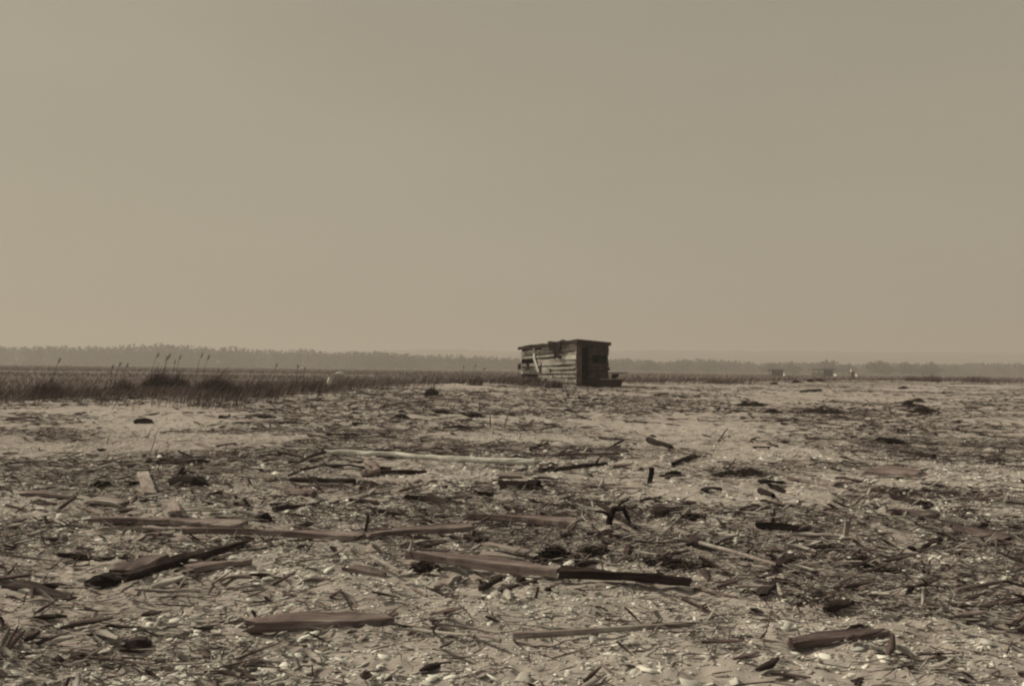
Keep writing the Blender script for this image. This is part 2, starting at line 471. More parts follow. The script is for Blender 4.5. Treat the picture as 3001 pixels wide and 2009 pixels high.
SEG = []
def near_board(x, y, pad):
    k = np.zeros(len(x), bool)
    for ax, ay, bx, by, hw in SEG:
        dx, dy = bx - ax, by - ay; t = np.clip(((x - ax) * dx + (y - ay) * dy) / (dx * dx + dy * dy + 1e-9), 0, 1)
        k |= np.hypot(x - ax - t * dx, (y - ay - t * dy)) < hw + pad
    return k

def plank(x0, y0, x1, y1, W, T, mat, label, cat='plank', name='plank', lift=0.0, roll=0.0, grp=None, z0=0, z1=0, **kw):
    p0, p1 = at(x0, y0), at(x1, y1)
    mid = (p0 + p1) / 2
    SEG.append((p0.x, p0.y, p1.x, p1.y, W * .5))
    hz = float(height(mid.x, mid.y)) - mid.z
    dz = T / 2 + lift + max(0, hz) * .7 - .004
    p0 = p0 + Vector((0, 0, dz + z0)); p1 = p1 + Vector((0, 0, dz + z1))
    v, f = plank_geo((p1 - p0).length, W, T, random, **kw)
    o = mesh_obj(name, v, f, M[mat], mw=frame(p0, p1, roll))
    return tag(o, label, cat, grp)

def stick3(points, r0, r1, mat, label, cat='stick', name='driftwood_stick', grp=None, sub=5, wob=.25, parent=None, forks=()):
    """points: world points; the mesh is local to the first one"""
    P = [Vector(p) for p in points]; o0 = P[0].copy(); path = []
    for a, b in zip(P[:-1], P[1:]):
        for k in range(sub): path.append(a.lerp(b, k / sub) - o0)
    path.append(P[-1] - o0)
    n = len(path)
    for k in range(1, n - 1):
        path[k] = path[k] + Vector((random.uniform(-1, 1), random.uniform(-1, 1), random.uniform(-.6, 1))) * max(r0, r1) * wob
    rr = [r0 + (r1 - r0) * k / (n - 1) for k in range(n)]
    v, f = tube_geo(path, rr, random)
    for (s, dx, dy, dz, r) in forks:
        a = path[int(s * (n - 1))]; b = a + Vector((dx, dy, dz)); m_ = (a + b) / 2 + Vector((0, 0, r))
        v2, f2 = tube_geo([a, m_, b], [r, r * .8, r * .45], random, 6)
        k0 = len(v); v += v2; f += [tuple(i_ + k0 for i_ in q) for q in f2]
    o = mesh_obj(name, v, f, M[mat], parent, smooth=False)
    if parent is None: o.location = o0
    else: o.location = o0 - parent.location
    if label: tag(o, label, cat, grp)
    return o

def stick(x0, y0, x1, y1, r0, r1, mat, label, lift=0.0, h0=0, h1=0, forks=(), **kw):
    p0, p1 = at(x0, y0), at(x1, y1)
    m = (p0 + p1) / 2
    SEG.append((p0.x, p0.y, p1.x, p1.y, max(r0, r1)))
    b = max(0, float(height(m.x, m.y)) - m.z) * .7
    p0 = p0 + Vector((0, 0, r0 + lift + h0 + b)); p1 = p1 + Vector((0, 0, r1 + lift + h1 + b))
    return stick3([p0, p1], r0, r1, mat, label, forks=forks, **kw)

def upright(xb, yb, xt, yt, r0, r1, mat, label, flat=False, lean=0.0, cat='stake', name='stake', grp=None, W=.06, T=.02):
    p = at(xb, yb); q = dep(xt, yt, p.y + lean); p = p - Vector((0, 0, .05))
    if not flat:
        return stick3([p, q], r0, r1, mat, label, cat, name, grp, sub=4)
    v, f = plank_geo((q - p).length, W, T, random, ragged=.02)
    x = (q - p).normalized(); y = Vector((0, 1, 0)).cross(x).normalized(); z = x.cross(y)
    m = Matrix.Translation((p + q) / 2) @ Matrix((x, y, z)).transposed().to_4x4()
    return tag(mesh_obj(name, v, f, M[mat], mw=m), label, cat, grp)

def block_geo(L, W, H, rng):
    """a broken chunk of timber: subdivided, uneven, with one sloping end"""
    v, f = [], []
    seg = 5; prof = [(-.5, 0), (-.42, -.0), (.5, 0), (.5, .8), (.38, 1), (-.4, 1), (-.5, .7)]
    n = len(prof); sl_ = rng.uniform(-.5, .5)
    for k in range(seg + 1):
        s = k / seg; env_ = .62 + .38 * math.sin(s * math.pi) + rng.uniform(-.1, .1)
        for a, b in prof:
            v.append(((s - .5) * L + b * sl_ * H + rng.uniform(-.03, .03) * L, a * W * env_ + rng.uniform(-.04, .04) * W, b * H * env_))
    for k in range(seg):
        for q in range(n):
            a = k * n + q; b = k * n + (q + 1) % n
            f.append((a, a + n, b + n, b))
    f.append(tuple(reversed(range(n)))); f.append(tuple(range(seg * n, seg * n + n)))
    return v, f

def chunk(x0, y0, x1, y1, hpx, mat, label, cat='wood chunk', name='wood_chunk', grp=None, depth=.6):
    p0, p1 = at(x0, y0), at(x1, y1); d = p1 - p0; L = d.length; H = hpx * (p0.y + p1.y) / 2 / FPX
    v, f = block_geo(L, max(H * 1.3, L * depth * .6), H, random)
    m = frame(p0, p1); m.translation = (p0 + p1) / 2 - Vector((0, 0, .015))
    return tag(mesh_obj(name, v, f, M[mat], mw=m), label, cat, grp)

# ------------------------------------------------------------------ vectorised sticks for litter, heaps and grass
RX = np.array([[-1, 0], [0, 1], [1, 0], [0, -.7]])      # cross-section
def many_sticks(P, az, pitch, L, W, T, bend, tone, mat, name, rng):
    n = len(P)
    d = np.stack([np.cos(az) * np.cos(pitch), np.sin(az) * np.cos(pitch), np.sin(pitch)], 1)
    s = np.stack([-np.sin(az), np.cos(az), np.zeros(n)], 1)
    up = np.cross(d, s) * -1; up = np.where(up[:, 2:3] < 0, -up, up)
    rings = []
    for t, wf in ((-.5, .55), (-.1, 1.0), (.5, .4)):
        c = P + d * (t * L)[:, None] + s * ((1 - 4 * t * t) * bend * L)[:, None] + up * ((.25 - t * t) * .25 * np.abs(bend) * L)[:, None]
        for a, b in RX:
            rings.append(c + s * (a * W * wf * .5)[:, None] + up * (b * T * wf * .5)[:, None])
    V = np.stack(rings, 1).reshape(-1, 3)
    base = (np.arange(n) * 12)[:, None]
    fs = []
    for k in range(2):
        for q in range(4):
            fs.append([k * 4 + q, k * 4 + (q + 1) % 4, k * 4 + 4 + (q + 1) % 4, k * 4 + 4 + q])
    fs.append([0, 1, 2, 3]); fs.append([11, 10, 9, 8])
    F = (base[:, :, None] + np.array(fs)[None]).reshape(-1, 4)
    return big_mesh(name, V, F, None, mat, np.repeat(tone, 12))

def heap(px, py, wpx, hpx, label, mat='weed', n=260, sl_=.35, depth=.5, dens=1.0, grp='wrack heaps along the beach', name='wrack_heap', cat='wrack heap', az0=0.0):
    """a low heap of dried weed and reed stalks lying on the ground"""
    c = at(px, py); sx = wpx * c.y / FPX * .5; H = hpx * c.y / FPX; sy = max(sx * depth, H * .7)
    N = int(n * dens)
    a = RNG.random(N) * 2 * np.pi; r = np.sqrt(RNG.random(N))
    x = r * np.cos(a) * sx; y = r * np.sin(a) * sy
    top = H * (1 - r ** 1.7) * (.6 + .6 * noise(x * 4 / max(sx, .3) + px, y * 4 / max(sy, .2), 77))
    gz = height(x + c.x, y + c.y) - c.z
    z = gz + top * (RNG.random(N) ** .5)
    P = np.stack([x, y, z], 1)
    L = sl_ * (.4 + RNG.random(N)) * min(1.0, max(.35, sx)); W = .011 * (.5 + RNG.random(N)) * max(1, c.y / 16); T = W * .7
    az = RNG.normal(az0, .55, N); pit = RNG.normal(0, .22, N)
    o = many_sticks(P, az, pit, L, W, T, RNG.normal(0, .12, N), RNG.random(N) ** 1.6, M[mat], name, RNG)
    # lumpy body under the stalks
    vs, fs = [], []
    nn, mm = 18, 6
    for k in range(mm + 1):
        rr = 1 - k / mm
        for q in range(nn):
            aa = q / nn * 2 * math.pi; xx = rr * sx * .92 * math.cos(aa); yy2 = rr * sy * .92 * math.sin(aa)
            lump = float(noise(xx * 5 / max(sx, .3) + px, yy2 * 5 / max(sy, .3), 71))
            vs.append((xx, yy2, float(height(xx + c.x, yy2 + c.y)) - c.z - .01 + H * .72 * (1 - rr ** 1.8) * (.4 + .9 * lump)))
    for k in range(mm):
        for q in range(nn):
            fs.append((k * nn + q, k * nn + (q + 1) % nn, (k + 1) * nn + (q + 1) % nn, (k + 1) * nn + q))
    me0 = o.data; k0 = len(me0.vertices)
    V0 = np.empty(k0 * 3, np.float32); me0.vertices.foreach_get('co', V0); V0 = V0.reshape(-1, 3)
    F0 = np.empty(len(me0.loops), np.int32); me0.loops.foreach_get('vertex_index', F0)
    t0 = np.empty(k0, np.float32); me0.attributes['tone'].data.foreach_get('value', t0)
    bpy.data.objects.remove(o)
    o = big_mesh(name, np.concatenate([V0, np.array(vs)]), np.concatenate([F0.reshape(-1, 4), np.array(fs) + k0]), None, M[mat],
                 np.concatenate([t0, RNG.random(len(vs)) * .4]))
    o.location = c
    return tag(o, label, cat, grp)

# ------------------------------------------------------------------ grass
def blades(name, x, y, z, h, wdt, lean, tone, label=None, cat=None, group=None, kind=None, loc=None, mat='grass'):
    n = len(x)
    yaw = RNG.uniform(0, 3.14, n); la = RNG.normal(0, .7, n)
    ln = lean * h * (.5 + RNG.random(n))
    rings = []
    for t, wf in ((0, 1.0), (.55, .75), (1.0, .12)):
        cx = x + np.cos(la) * ln * t ** 1.8; cy = y + np.sin(la) * ln * t ** 1.8; cz = z + h * t * (1 - .12 * t)
        for sgn in (-1, 1):
            rings.append(np.stack([cx + sgn * np.cos(yaw) * wdt * wf / 2, cy + sgn * np.sin(yaw) * wdt * wf / 2, cz], 1))
    V = np.stack(rings, 1).reshape(-1, 3)
    base = (np.arange(n) * 6)[:, None, None]
    F = (base + np.array([[0, 1, 3, 2], [2, 3, 5, 4]])[None]).reshape(-1, 4)
    o = big_mesh(name, V, F, None, M[mat], np.repeat(tone, 6))
    if loc is not None: o.location = loc
    return tag(o, label, cat, group, kind)
N = 80000
u = RNG.uniform(-.9, .9, N); D, _ = crest(u * 30, np.full(N, 30.0))
s = RNG.random(N); y = D + 1.5 + (np.exp(s * math.log(1 + 75 / 4)) - 1) * 4
x = u * y
g = fbm(x * .25, y * .25, 61, 3); hgt = (.13 + .34 * g ** 1.3) * np.exp(RNG.normal(0, .22, N)) * np.where(y > 80, .7, 1) * np.interp(u, [-.6, -.1, .1, .6], [.8, .95, .75, .85]) * np.where((y > 75) & (u < -.1), .5, 1)
blades('marsh_grass', x, y, height(x, y), hgt, .010 + .00045 * y, .45, np.clip(g * .9 + RNG.normal(0, .18, N), 0, 1),
       'dark marsh grass covering the flats behind the beach', 'marsh grass', kind='stuff')
# lower far sward
N = 60000
u = RNG.uniform(-.9, .9, N); y = 88 * np.exp(RNG.random(N) * math.log(620 / 88)); x = u * y
k_ = ~((y < 152) & (y > 128) & (u < -.15)); x, y, u = x[k_], y[k_], u[k_]; N = len(x)
g = fbm(x * .03, y * .012, 67, 3)
blades('far_marsh_grass', x, y, height(x, y), (.18 + .3 * g) * np.where((y < 150) & (u < -.1), .45, 1) * np.exp(RNG.normal(0, .3, N)), .0016 * y, .3, np.clip(g + RNG.normal(0, .2, N), 0, 1),
       'low brown sward of the far marsh below the woods', 'marsh grass', kind='stuff', mat='fargrass')
# grass creeping over the crest on to the sand, patchy
gp = [(330, 1160, 140, 16, 900), (520, 1155, 150, 18, 1700), (680, 1158, 160, 22, 2600), (820, 1150, 130, 22, 1900), (980, 1140, 120, 14, 1200), (1130, 1128, 130, 10, 900), (1330, 1120, 110, 6, 800),
      (1580, 1128, 70, 7, 1500), (1500, 1122, 60, 6, 700), (1880, 1121, 130, 4, 500), (2090, 1122, 120, 5, 700), (2640, 1113, 110, 9, 900), (2760, 1116, 90, 9, 700), (620, 1190, 90, 10, 250), (1150, 1190, 200, 14, 200), (120, 1165, 150, 14, 1200), (2900, 1118, 120, 8, 800)]
X, Y, H_ = [], [], []
for cx, cy, sx, sy, n in gp:
    for _ in range(0): pass
    c = at(cx, cy); hw = sx * c.y / FPX; c2 = at(cx, cy + sy); hd = max(.5, c.y - c2.y)
    X.append(c.x + RNG.normal(0, .55, n) * hw); Y.append(c.y + RNG.normal(0, .55, n) * hd); H_.append(RNG.normal(.24 if n > 300 else .12, .08, n))
x = np.concatenate(X); y = np.concatenate(Y); h = np.clip(np.concatenate(H_), .05, .6)
blades('beach_grass', x, y, height(x, y), h, np.full(len(x), .016), .6, np.clip(RNG.normal(.35, .25, len(x)), 0, 1),
       'ragged dark beach grass spilling over the edge of the sand', 'beach grass', kind='stuff')

def clump(px, py, wpx, toppx, n, lean, label, dens_tone=.2):
    c = at(px, py); sx = wpx * c.y / FPX * .5; H = dep(px, toppx, c.y).z - c.z
    a = RNG.random(n) * 6.283; r = np.sqrt(RNG.random(n))
    x = r * np.cos(a) * sx; y = r * np.sin(a) * sx * .7
    z = height(x + c.x, y + c.y) - c.z
    return blades('reed_clump', x, y, z, H * (1.12 - .45 * r) * np.exp(RNG.normal(-.08, .22, n)), np.full(n, .020), lean, np.clip(RNG.normal(dens_tone, .15, n), 0, 1),
                  label, 'reed clump', 'dark reed clumps at the edge of the marsh', loc=c)
clump(455, 1150, 90, 1084, 620, .25, 'broad dark reed clump on the left under the tall plumes')
clump(515, 1146, 70, 1094, 420, .25, 'dark reed clump right behind the broad one on the left')
clump(352, 1158, 60, 1100, 220, .3, 'thin reed clump nearest the left edge', .4)
clump(610, 1156, 90, 1088, 460, .75, 'reed clump combed over by the wind left of the dark hollow', .3)
clump(660, 1166, 90, 1122, 520, .6, 'low very dark matted reed clump in the hollow', .02)
clump(760, 1160, 80, 1112, 300, .4, 'loose reed clump right of the dark matted one', .4)
clump(905, 1152, 70, 1110, 260, .35, 'ragged reed clump just left of the white driftwood curl', .35)
clump(1262, 1160, 42, 1133, 300, .2, 'small round dark tuft alone on the sand in the middle', .05)
clump(1390, 1128, 50, 1096, 160, .45, 'sparse reed clump with bent tips halfway to the shack', .35)
clump(1560, 1131, 60, 1098, 300, .3, 'dark grass clump hiding the foot of the shack wall', .25)
clump(1622, 1135, 50, 1108, 220, .3, 'weedy clump at the foot of the shack by the leaning sticks', .3)
clump(2680, 1116, 60, 1098, 220, .3, 'scrubby reed clump on the far right of the beach', .35)
clump(2730, 1118, 60, 1096, 240, .3, 'taller scrub clump at the right edge of the beach', .3)
clump(130, 1166, 90, 1108, 380, .35, 'reed clump beyond the left edge of the broad sand', .3)
clump(2860, 1120, 80, 1097, 260, .3, 'reed clump in the far right corner of the beach', .3)

# tall single reeds with plumes
reeds = [(436, 1150, 463, 1030), (470, 1150, 497, 1034), (478, 1150, 488, 1040), (512, 1148, 528, 1038), (505, 1148, 512, 1052), (570, 1150, 592, 1030), (590, 1150, 612, 1036),
         (335, 1156, 352, 1058), (322, 1158, 330, 1066), (362, 1158, 372, 1062), (625, 1156, 640, 1078), (800, 1150, 810, 1062), (868, 1150, 872, 1066), (885, 1150, 892, 1072),
         (1355, 1126, 1358, 1070), (1385, 1128, 1393, 1066), (1400, 1128, 1420, 1076), (1515, 1124, 1536, 1040), (150, 1164, 175, 1046), (2700, 1116, 2706, 1090)]
rlabs = ['tallest feathery reed leaning right, leftmost of the plumed group', 'feathery reed with dark nodding plume in the plumed group', 'shorter reed close beside the nodding plume',
         'slanting reed with dark plume right in the plumed group', 'short slanting reed under the dark plume', 'tall thin reed well right of the plumed group', 'second tall thin reed right of the plumed group',
         'slender reed near the left edge, tallest of its three', 'shortest slender reed near the left edge', 'right hand slender reed near the left edge', 'single reed over the wind combed clump',
         'lone reed left of the white driftwood curl, tallest there', 'lone upright reed just left of the white driftwood curl', 'short reed closest to the white driftwood curl',
         'upright thin reed in the sparse clump left of the shack', 'taller upright reed in the sparse clump left of the shack', 'bent reed with drooping tip left of the shack',
         'faint curved reed beside the left end of the shack', 'tall reed far out on the left side of the beach', 'thin reed in the scrub at the right']
for (xb, yb, xt, yt), lb in zip(reeds, rlabs):
    p = at(xb, yb); q = dep(xt, yt, p.y)
    e = empty('tall_reed', p, lb, 'reed', 'tall plumed reeds')
    mid = p.lerp(q, .55) - Vector(((q.x - p.x) * .25, 0, 0))
    k = p.lerp(q, .84) + Vector(((q.x - p.x) * .02, 0, 0))
    stick3([p, mid, q], .007, .004, 'dark', None, name='stem', parent=e, sub=4)
    pts = [k - p, (k.lerp(q, .5)) - p + Vector((.02, 0, 0)), q - p + Vector((.05, 0, -.02))]
    vv, ff = tube_geo(pts, [.006, .017, .004], random, 6, .5)
    mesh_obj('plume', vv, ff, M['mid'], e)

# ------------------------------------------------------------------ the shack
c0 = at(1690, 1131); y0 = c0.y
K = 34.0 / y0
dl = Vector((-2.04, 1.96, 0)) / K; dr = Vector((1.30, 1.33, 0)) / K
gz = float(height(c0.x, c0.y))
zt0 = dep(1690, 999, c0.y).z
pl = c0 + dl; pr = c0 + dr
zl = dep(1527, 1019, pl.y).z; zr = dep(1782, 1008, pr.y).z
zb = zl + zr - zt0
gz = c0.z - .04
shack = empty('shack', (c0.x, c0.y, gz), 'low weathered board shack with flat sagging roof alone on the beach', 'shack')
O = Vector((c0.x, c0.y, gz))
def box_geo(o, ex, ey, ez, jit=0.0):
    v = []
    for a in (0, 1):
        for b in (0, 1):
            for c in (0, 1):
                v.append(o + ex * a + ey * b + ez * c + Vector((random.uniform(-jit, jit), random.uniform(-jit, jit), random.uniform(-jit, jit))))
    f = [(0, 1, 3, 2), (4, 6, 7, 5), (0, 4, 5, 1), (2, 3, 7, 6), (0, 2, 6, 4), (1, 5, 7, 3)]
    return v, f
class MB:
    def __init__(s): s.v = []; s.f = []
    def add(s, vf):
        k = len(s.v); s.v += [Vector(q) for q in vf[0]]; s.f += [tuple(i_ + k for i_ in q) for q in vf[1]]; return s
    def board(s, p, q, w_up, th, n, jit=.008, sag=0):
        """horizontal board from p to q (bottom edge), height w_up, thickness th along n"""
        seg = 5
        for k in range(seg):
            pass
        d = q - p; base = len(s.v)
        for k in range(seg + 1):
            t = k / seg; c = p + d * t + Vector((0, 0, random.uniform(-jit, jit) * .6 - sag * math.sin(t * 3.14)))
            nn = n * (th + random.uniform(-jit, jit) * .5)
            up = Vector((0, 0, w_up + random.uniform(-jit, jit)))
            s.v += [c, c + nn, c + nn + up, c + up]
        for k in range(seg):
            for e in range(4):
                a = base + k * 4 + e; b = base + k * 4 + (e + 1) % 4
                s.f.append((a, b, b + 4, a + 4))
        s.f.append((base, base + 1, base + 2, base + 3)[::-1]); e = base + seg * 4; s.f.append((e, e + 1, e + 2, e + 3))
        return s
    def build(s, name, mat, parent, loc=None):
        o = mesh_obj(name, [q - (parent.location if parent is not None else loc) for q in s.v], s.f, mat, parent)
        if parent is None: o.location = loc
        return o
ul = dl.normalized(); ur = dr.normalized()
nl = Vector((-ul.y, ul.x, 0)); nl = nl if nl.y < 0 else -nl        # outward normal of the left wall (towards camera)
nr_ = Vector((-ur.y, ur.x, 0)); nr_ = nr_ if nr_.x > 0 else -nr_   # outward normal of the right wall
def roofz(a, b):   # a along left wall 0..1, b along right wall 0..1
    return zt0 + (zl - zt0) * a + (zr - zt0) * b
LL, LR = dl.length, dr.length
# left wall: ragged pale horizontal boards with gaps
wl = MB(); nb = 10
rowh = (zt0 - gz) / nb
for r in range(nb):
    z0 = gz + r * rowh
    a_end = 1.0
    top_here = (zl - gz)
    ranges = [(0.0, 1.0)]
    if r == 6: ranges = [(0.0, .36), (.37, .76), ]          # the missing board at the far end leaves a dark gap
    if r == 4: ranges = [(.02, .50), (.51, 1.03)]
    if r == 3: ranges = [(.0, .44), (.46, .83)]
    if r == 2: ranges = [(.0, .40), (.42, .70)]
    if r == 1: ranges = [(.0, .52), (.56, .93)]
    if r == 7: ranges = [(.0, .22), (.235, 1.0)]
    if r == 5: ranges = [(.0, .62), (.63, 1.0)]
    if r >= 9: ranges = [(0, .62)] 
    for a0, a1 in ranges:
        zz0 = z0 + random.uniform(-.02, .02); zz1 = z0 + random.uniform(-.025, .025)
        hh = rowh * random.choice((.58, .68, .76, .84, .88, .9))
        pa = Vector((c0.x, c0.y, 0)) + dl * a0; pb = Vector((c0.x, c0.y, 0)) + dl * a1
        sc_ = (roofz(1, 0) - gz) / (roofz(0, 0) - gz)
        pa.z = gz + (zz0 - gz) * (1 + (sc_ - 1) * a0); pb.z = gz + (zz1 - gz) * (1 + (sc_ - 1) * a1)
        off = random.choice((0, 0, .012, .02))
        wl.board(pa + nl * off, pb + nl * off, hh, .024, nl, .014, random.uniform(-.01, .02))
wl.build('board_wall', M['wall'], shack)
# black sheet added as painted shade, set back, so that the gaps read dark, and the two hidden walls
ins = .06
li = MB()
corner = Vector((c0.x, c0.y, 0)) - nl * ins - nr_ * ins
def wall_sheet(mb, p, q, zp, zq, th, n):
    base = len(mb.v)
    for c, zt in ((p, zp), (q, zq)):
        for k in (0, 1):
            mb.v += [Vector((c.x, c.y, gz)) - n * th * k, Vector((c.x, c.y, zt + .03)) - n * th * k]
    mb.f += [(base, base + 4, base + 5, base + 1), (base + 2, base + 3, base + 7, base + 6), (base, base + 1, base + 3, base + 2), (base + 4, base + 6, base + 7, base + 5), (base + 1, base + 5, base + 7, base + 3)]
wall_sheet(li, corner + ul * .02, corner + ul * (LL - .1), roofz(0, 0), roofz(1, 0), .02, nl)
li.build('gap_shade_sheet', M['black'], shack)
bk = MB()
P1 = Vector((pl.x, pl.y, 0)); P2 = P1 + dr; P3 = Vector((pr.x, pr.y, 0))
wall_sheet(bk, P1, P2, roofz(1, 0), roofz(1, 1), .03, -nr_)
wall_sheet(bk, P3 , P2, roofz(0, 1), roofz(1, 1), .03, -nl)
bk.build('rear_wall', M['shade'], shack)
# right wall: corner boards, black doorway, dark siding with shade in its colour and a ragged end
B = Vector((c0.x, c0.y, 0))
cp = MB()
for k in range(3):
    p = B + ur * (.005 + k * .085); cp.add(box_geo(Vector((p.x, p.y, gz)), ur * .078, nr_ * (.03 + .004 * k), Vector((0, 0, roofz(0, k * .05) - gz - .01)), .004))
cp.add(box_geo(Vector((B.x, B.y, gz)) + nl * .028 + ul * .002, ul * .05, nr_ * .026, Vector((0, 0, zt0 - gz - .01)), .003))
cp.build('corner_post', M['mid'], shack)
rw = MB(); nb2 = 11; rh = (roofz(0, .6) - gz) / nb2
d0 = .34
for r in range(nb2):
    a0 = d0 + random.uniform(-.01, .02); a1 = 1.0 + random.uniform(-.02, .03)
    if r == 4: a1 = 1.05
    if r in (6, 7): a0, a1 = d0, .46
    pa = B + dr * a0; pb = B + dr * a1
    z = gz + r * rh + random.uniform(-.015, .015)
    pa.z = z; pb.z = z + random.uniform(-.02, .02)
    rw.board(pa + nr_ * random.choice((0, .012)), pb + nr_ * random.choice((0, .012)), rh * random.uniform(.76, .92), .022, nr_)
for r in (6, 7):
    pa = B + dr * .93; pb = B + dr * (1.0 if r == 6 else .985); pa.z = pb.z = gz + r * rh
    rw.board(pa, pb, rh * .9, .022, nr_)
hd = B + dr * .13; he = B + dr * .36; hd.z = he.z = zt0 - .22
rw.board(hd, he, .235, .022, nr_)
for k_ in range(2):
    hd = B + dr * .0 - nl * .0; he = B + dr * 1.0; hd.z = roofz(0, 0) - .10 * (k_ + 1); he.z = roofz(0, 1) - .10 * (k_ + 1)
    rw.board(hd - nr_ * .03, he - nr_ * .03, .11, .02, nr_)
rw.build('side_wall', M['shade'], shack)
# roof: boards laid across, with fascia
rf = MB(); nbr = 12; ov = .12
for k in range(nbr):
    a0 = -.04 + k / nbr * 1.06; a1 = a0 + 1.06 / nbr * .97
    b0 = -.05 - random.uniform(0, .02); b1 = .97 + random.uniform(0, .03)
    dz = random.uniform(0, .035)
    vs = []
    for a, b in ((a0, b0), (a1, b0), (a1, b1), (a0, b1)):
        q = B + dl * a + dr * b; vs.append(Vector((q.x, q.y, roofz(a, b) + dz)))
    up = Vector((0, 0, .035))
    rf.v += vs + [q + up for q in vs]; n0 = len(rf.v) - 8
    rf.f += [(n0, n0 + 3, n0 + 2, n0 + 1), (n0 + 4, n0 + 5, n0 + 6, n0 + 7)] + [(n0 + e, n0 + (e + 1) % 4, n0 + 4 + (e + 1) % 4, n0 + 4 + e) for e in range(4)]
rf.build('roof', M['roof'], shack)
fa = MB()
p = B + nl * .15 + nr_ * .13 - ul * .02; q = B + dl * 1.02 + nl * .15
p.z = zt0 - .085; q.z = roofz(1.02, 0) - .075
fa.board(p, p.lerp(q, .46), .13, .028, nl, .016, .015); fa.board(p.lerp(q, .465) + Vector((0, 0, .018)), q, .11, .028, nl, .018, .03)
p = B + nr_ * .13 + nl * .15; q = B + dr * 1.0 + nr_ * .13
p.z = zt0 - .085; q.z = roofz(0, 1.0) - .07
fa.board(p, q, .14, .028, nr_, .006)
fa.build('fascia', M['dark'], shack)
# torn tar paper folded over the eave and hanging down the wall
tp = MB(); g = []
for r in range(9):
    for s_ in range(5):
        a = .22 + s_ * (.062 - .006 * max(0, r - 3)) + max(0, r - 3) * .006
        q = B + dl * a
        if r < 3: z = roofz(a, 0) + .085 - .008 * r + .03 * math.sin(s_ * 1.7 + r); q = q + nl * (-.12 + r * .14)
        else: z = roofz(a, 0) - .02 - (r - 3) * .115 * (1 + .22 * math.sin(s_ * 2.3)); q = q + nl * (.20 - .012 * (r - 3) + .02 * math.sin(s_ * 2 + r))
        g.append(Vector((q.x, q.y, z + random.uniform(-.015, .03))))
tv = g + [q - nl * .008 for q in g]; tf = []
for r in range(8):
    for s_ in range(4):
        if (r > 5 and s_ in (0, 3)) or (r > 4 and s_ == 3): continue
        a = r * 5 + s_; tf += [(a, a + 1, a + 6, a + 5), (a + 45, a + 50, a + 51, a + 46)]
tp.add((tv, tf)); tp.build('tar_paper', M['black'], shack)
# pale bent batten across the wall
bt = MB()
q0 = dep(1566, 1018, 0.0) if False else None
def onwall(px, py, off=.06):
    """picture point carried to the plane of the left wall"""
    d = ray(px, py); o_ = Vector((0, 0, CAMZ)); dd = Vector(d); pn = B + nl * off
    t = (Vector((pn.x, pn.y, 0)) - Vector((0, 0, 0))).dot(nl) / Vector((dd.x, dd.y, 0)).dot(nl)
    return o_ + dd * t
pts = [onwall(1565, 1021), onwall(1566, 1050), onwall(1573, 1071), onwall(1578, 1087)]
for a, b in zip(pts[:-1], pts[1:]):
    bt.add(box_geo(a - ul * .05, ul * .11, nl * .022, b - a, .002))
bt.build('batten', M['white'], shack)
# a broken box frame fixed low at the far end
bx2 = MB()
qa = onwall(1527, 1083, .10); qb = onwall(1551, 1083, .10)
for z0_, z1_ in ((0, .04), (.22, .26)):
    bx2.add(box_geo(qb + Vector((0, 0, z0_)), qa - qb, nl * .16, Vector((0, 0, z1_ - z0_)), .004))
for e in (qa, qb - nl * 0):
    bx2.add(box_geo(e + Vector((0, 0, .0)), (qa - qb) * .12, nl * .15, Vector((0, 0, .25)), .004))
bx2.build('broken_box', M['mid'], shack)
# narrow battens over the board joints
bt2 = MB()
for px_, pya, pyb in ((1581, 1029, 1050), (1625, 1033, 1046), (1612, 1079, 1090), (1584, 1075, 1092)):
    a = onwall(px_, pya, .03); b = onwall(px_, pyb, .03)
    bt2 = MB(); bt2.add(box_geo(a - ul * .02, ul * .035, nl * .02, b - a, .002)); bt2.build('joint_strip', M['dark'], shack)
lb_ = MB(); a = onwall(1552, 1094, .05); b = onwall(1528, 1094, .05); lb_.board(a, b, .13, .02, nl); lb_.build('skirt_board', M['white'], shack)
ps_ = MB(); a = onwall(1647, 1052, .035); b = onwall(1688, 1052, .035); ps_.board(a, b, .16, .016, nl); ps_.build('patch_board', M['white'], shack)

for (a, b, c_, d_, r, lb) in ((1641, 1085, 1665, 1164, .016, 'longest thin bare branch leaning on the shack wall'), (1672, 1050, 1662, 1118, .009, 'thin twig leaning high against the shack wall near its corner'),
                              (1636, 1118, 1650, 1150, .014, 'short crooked stick at the foot of the shack wall'), (1700, 1128, 1712, 1133, .02, 'stubby root lying before the shack corner')):
    g_ = at(c_, max(d_, 1131)); t_ = onwall(a, b, .09)
    if b > 1120: t_ = g_ + Vector((-.25, .1, .05))
    stick3([g_ + Vector((0, 0, .01)), g_.lerp(t_, .5) + Vector((.02, -.02, .03)), t_], r, r * .5, 'dark', lb, forks=((.5, .06, 0, .14, r * .6), (.7, -.08, 0, .10, r * .5)))

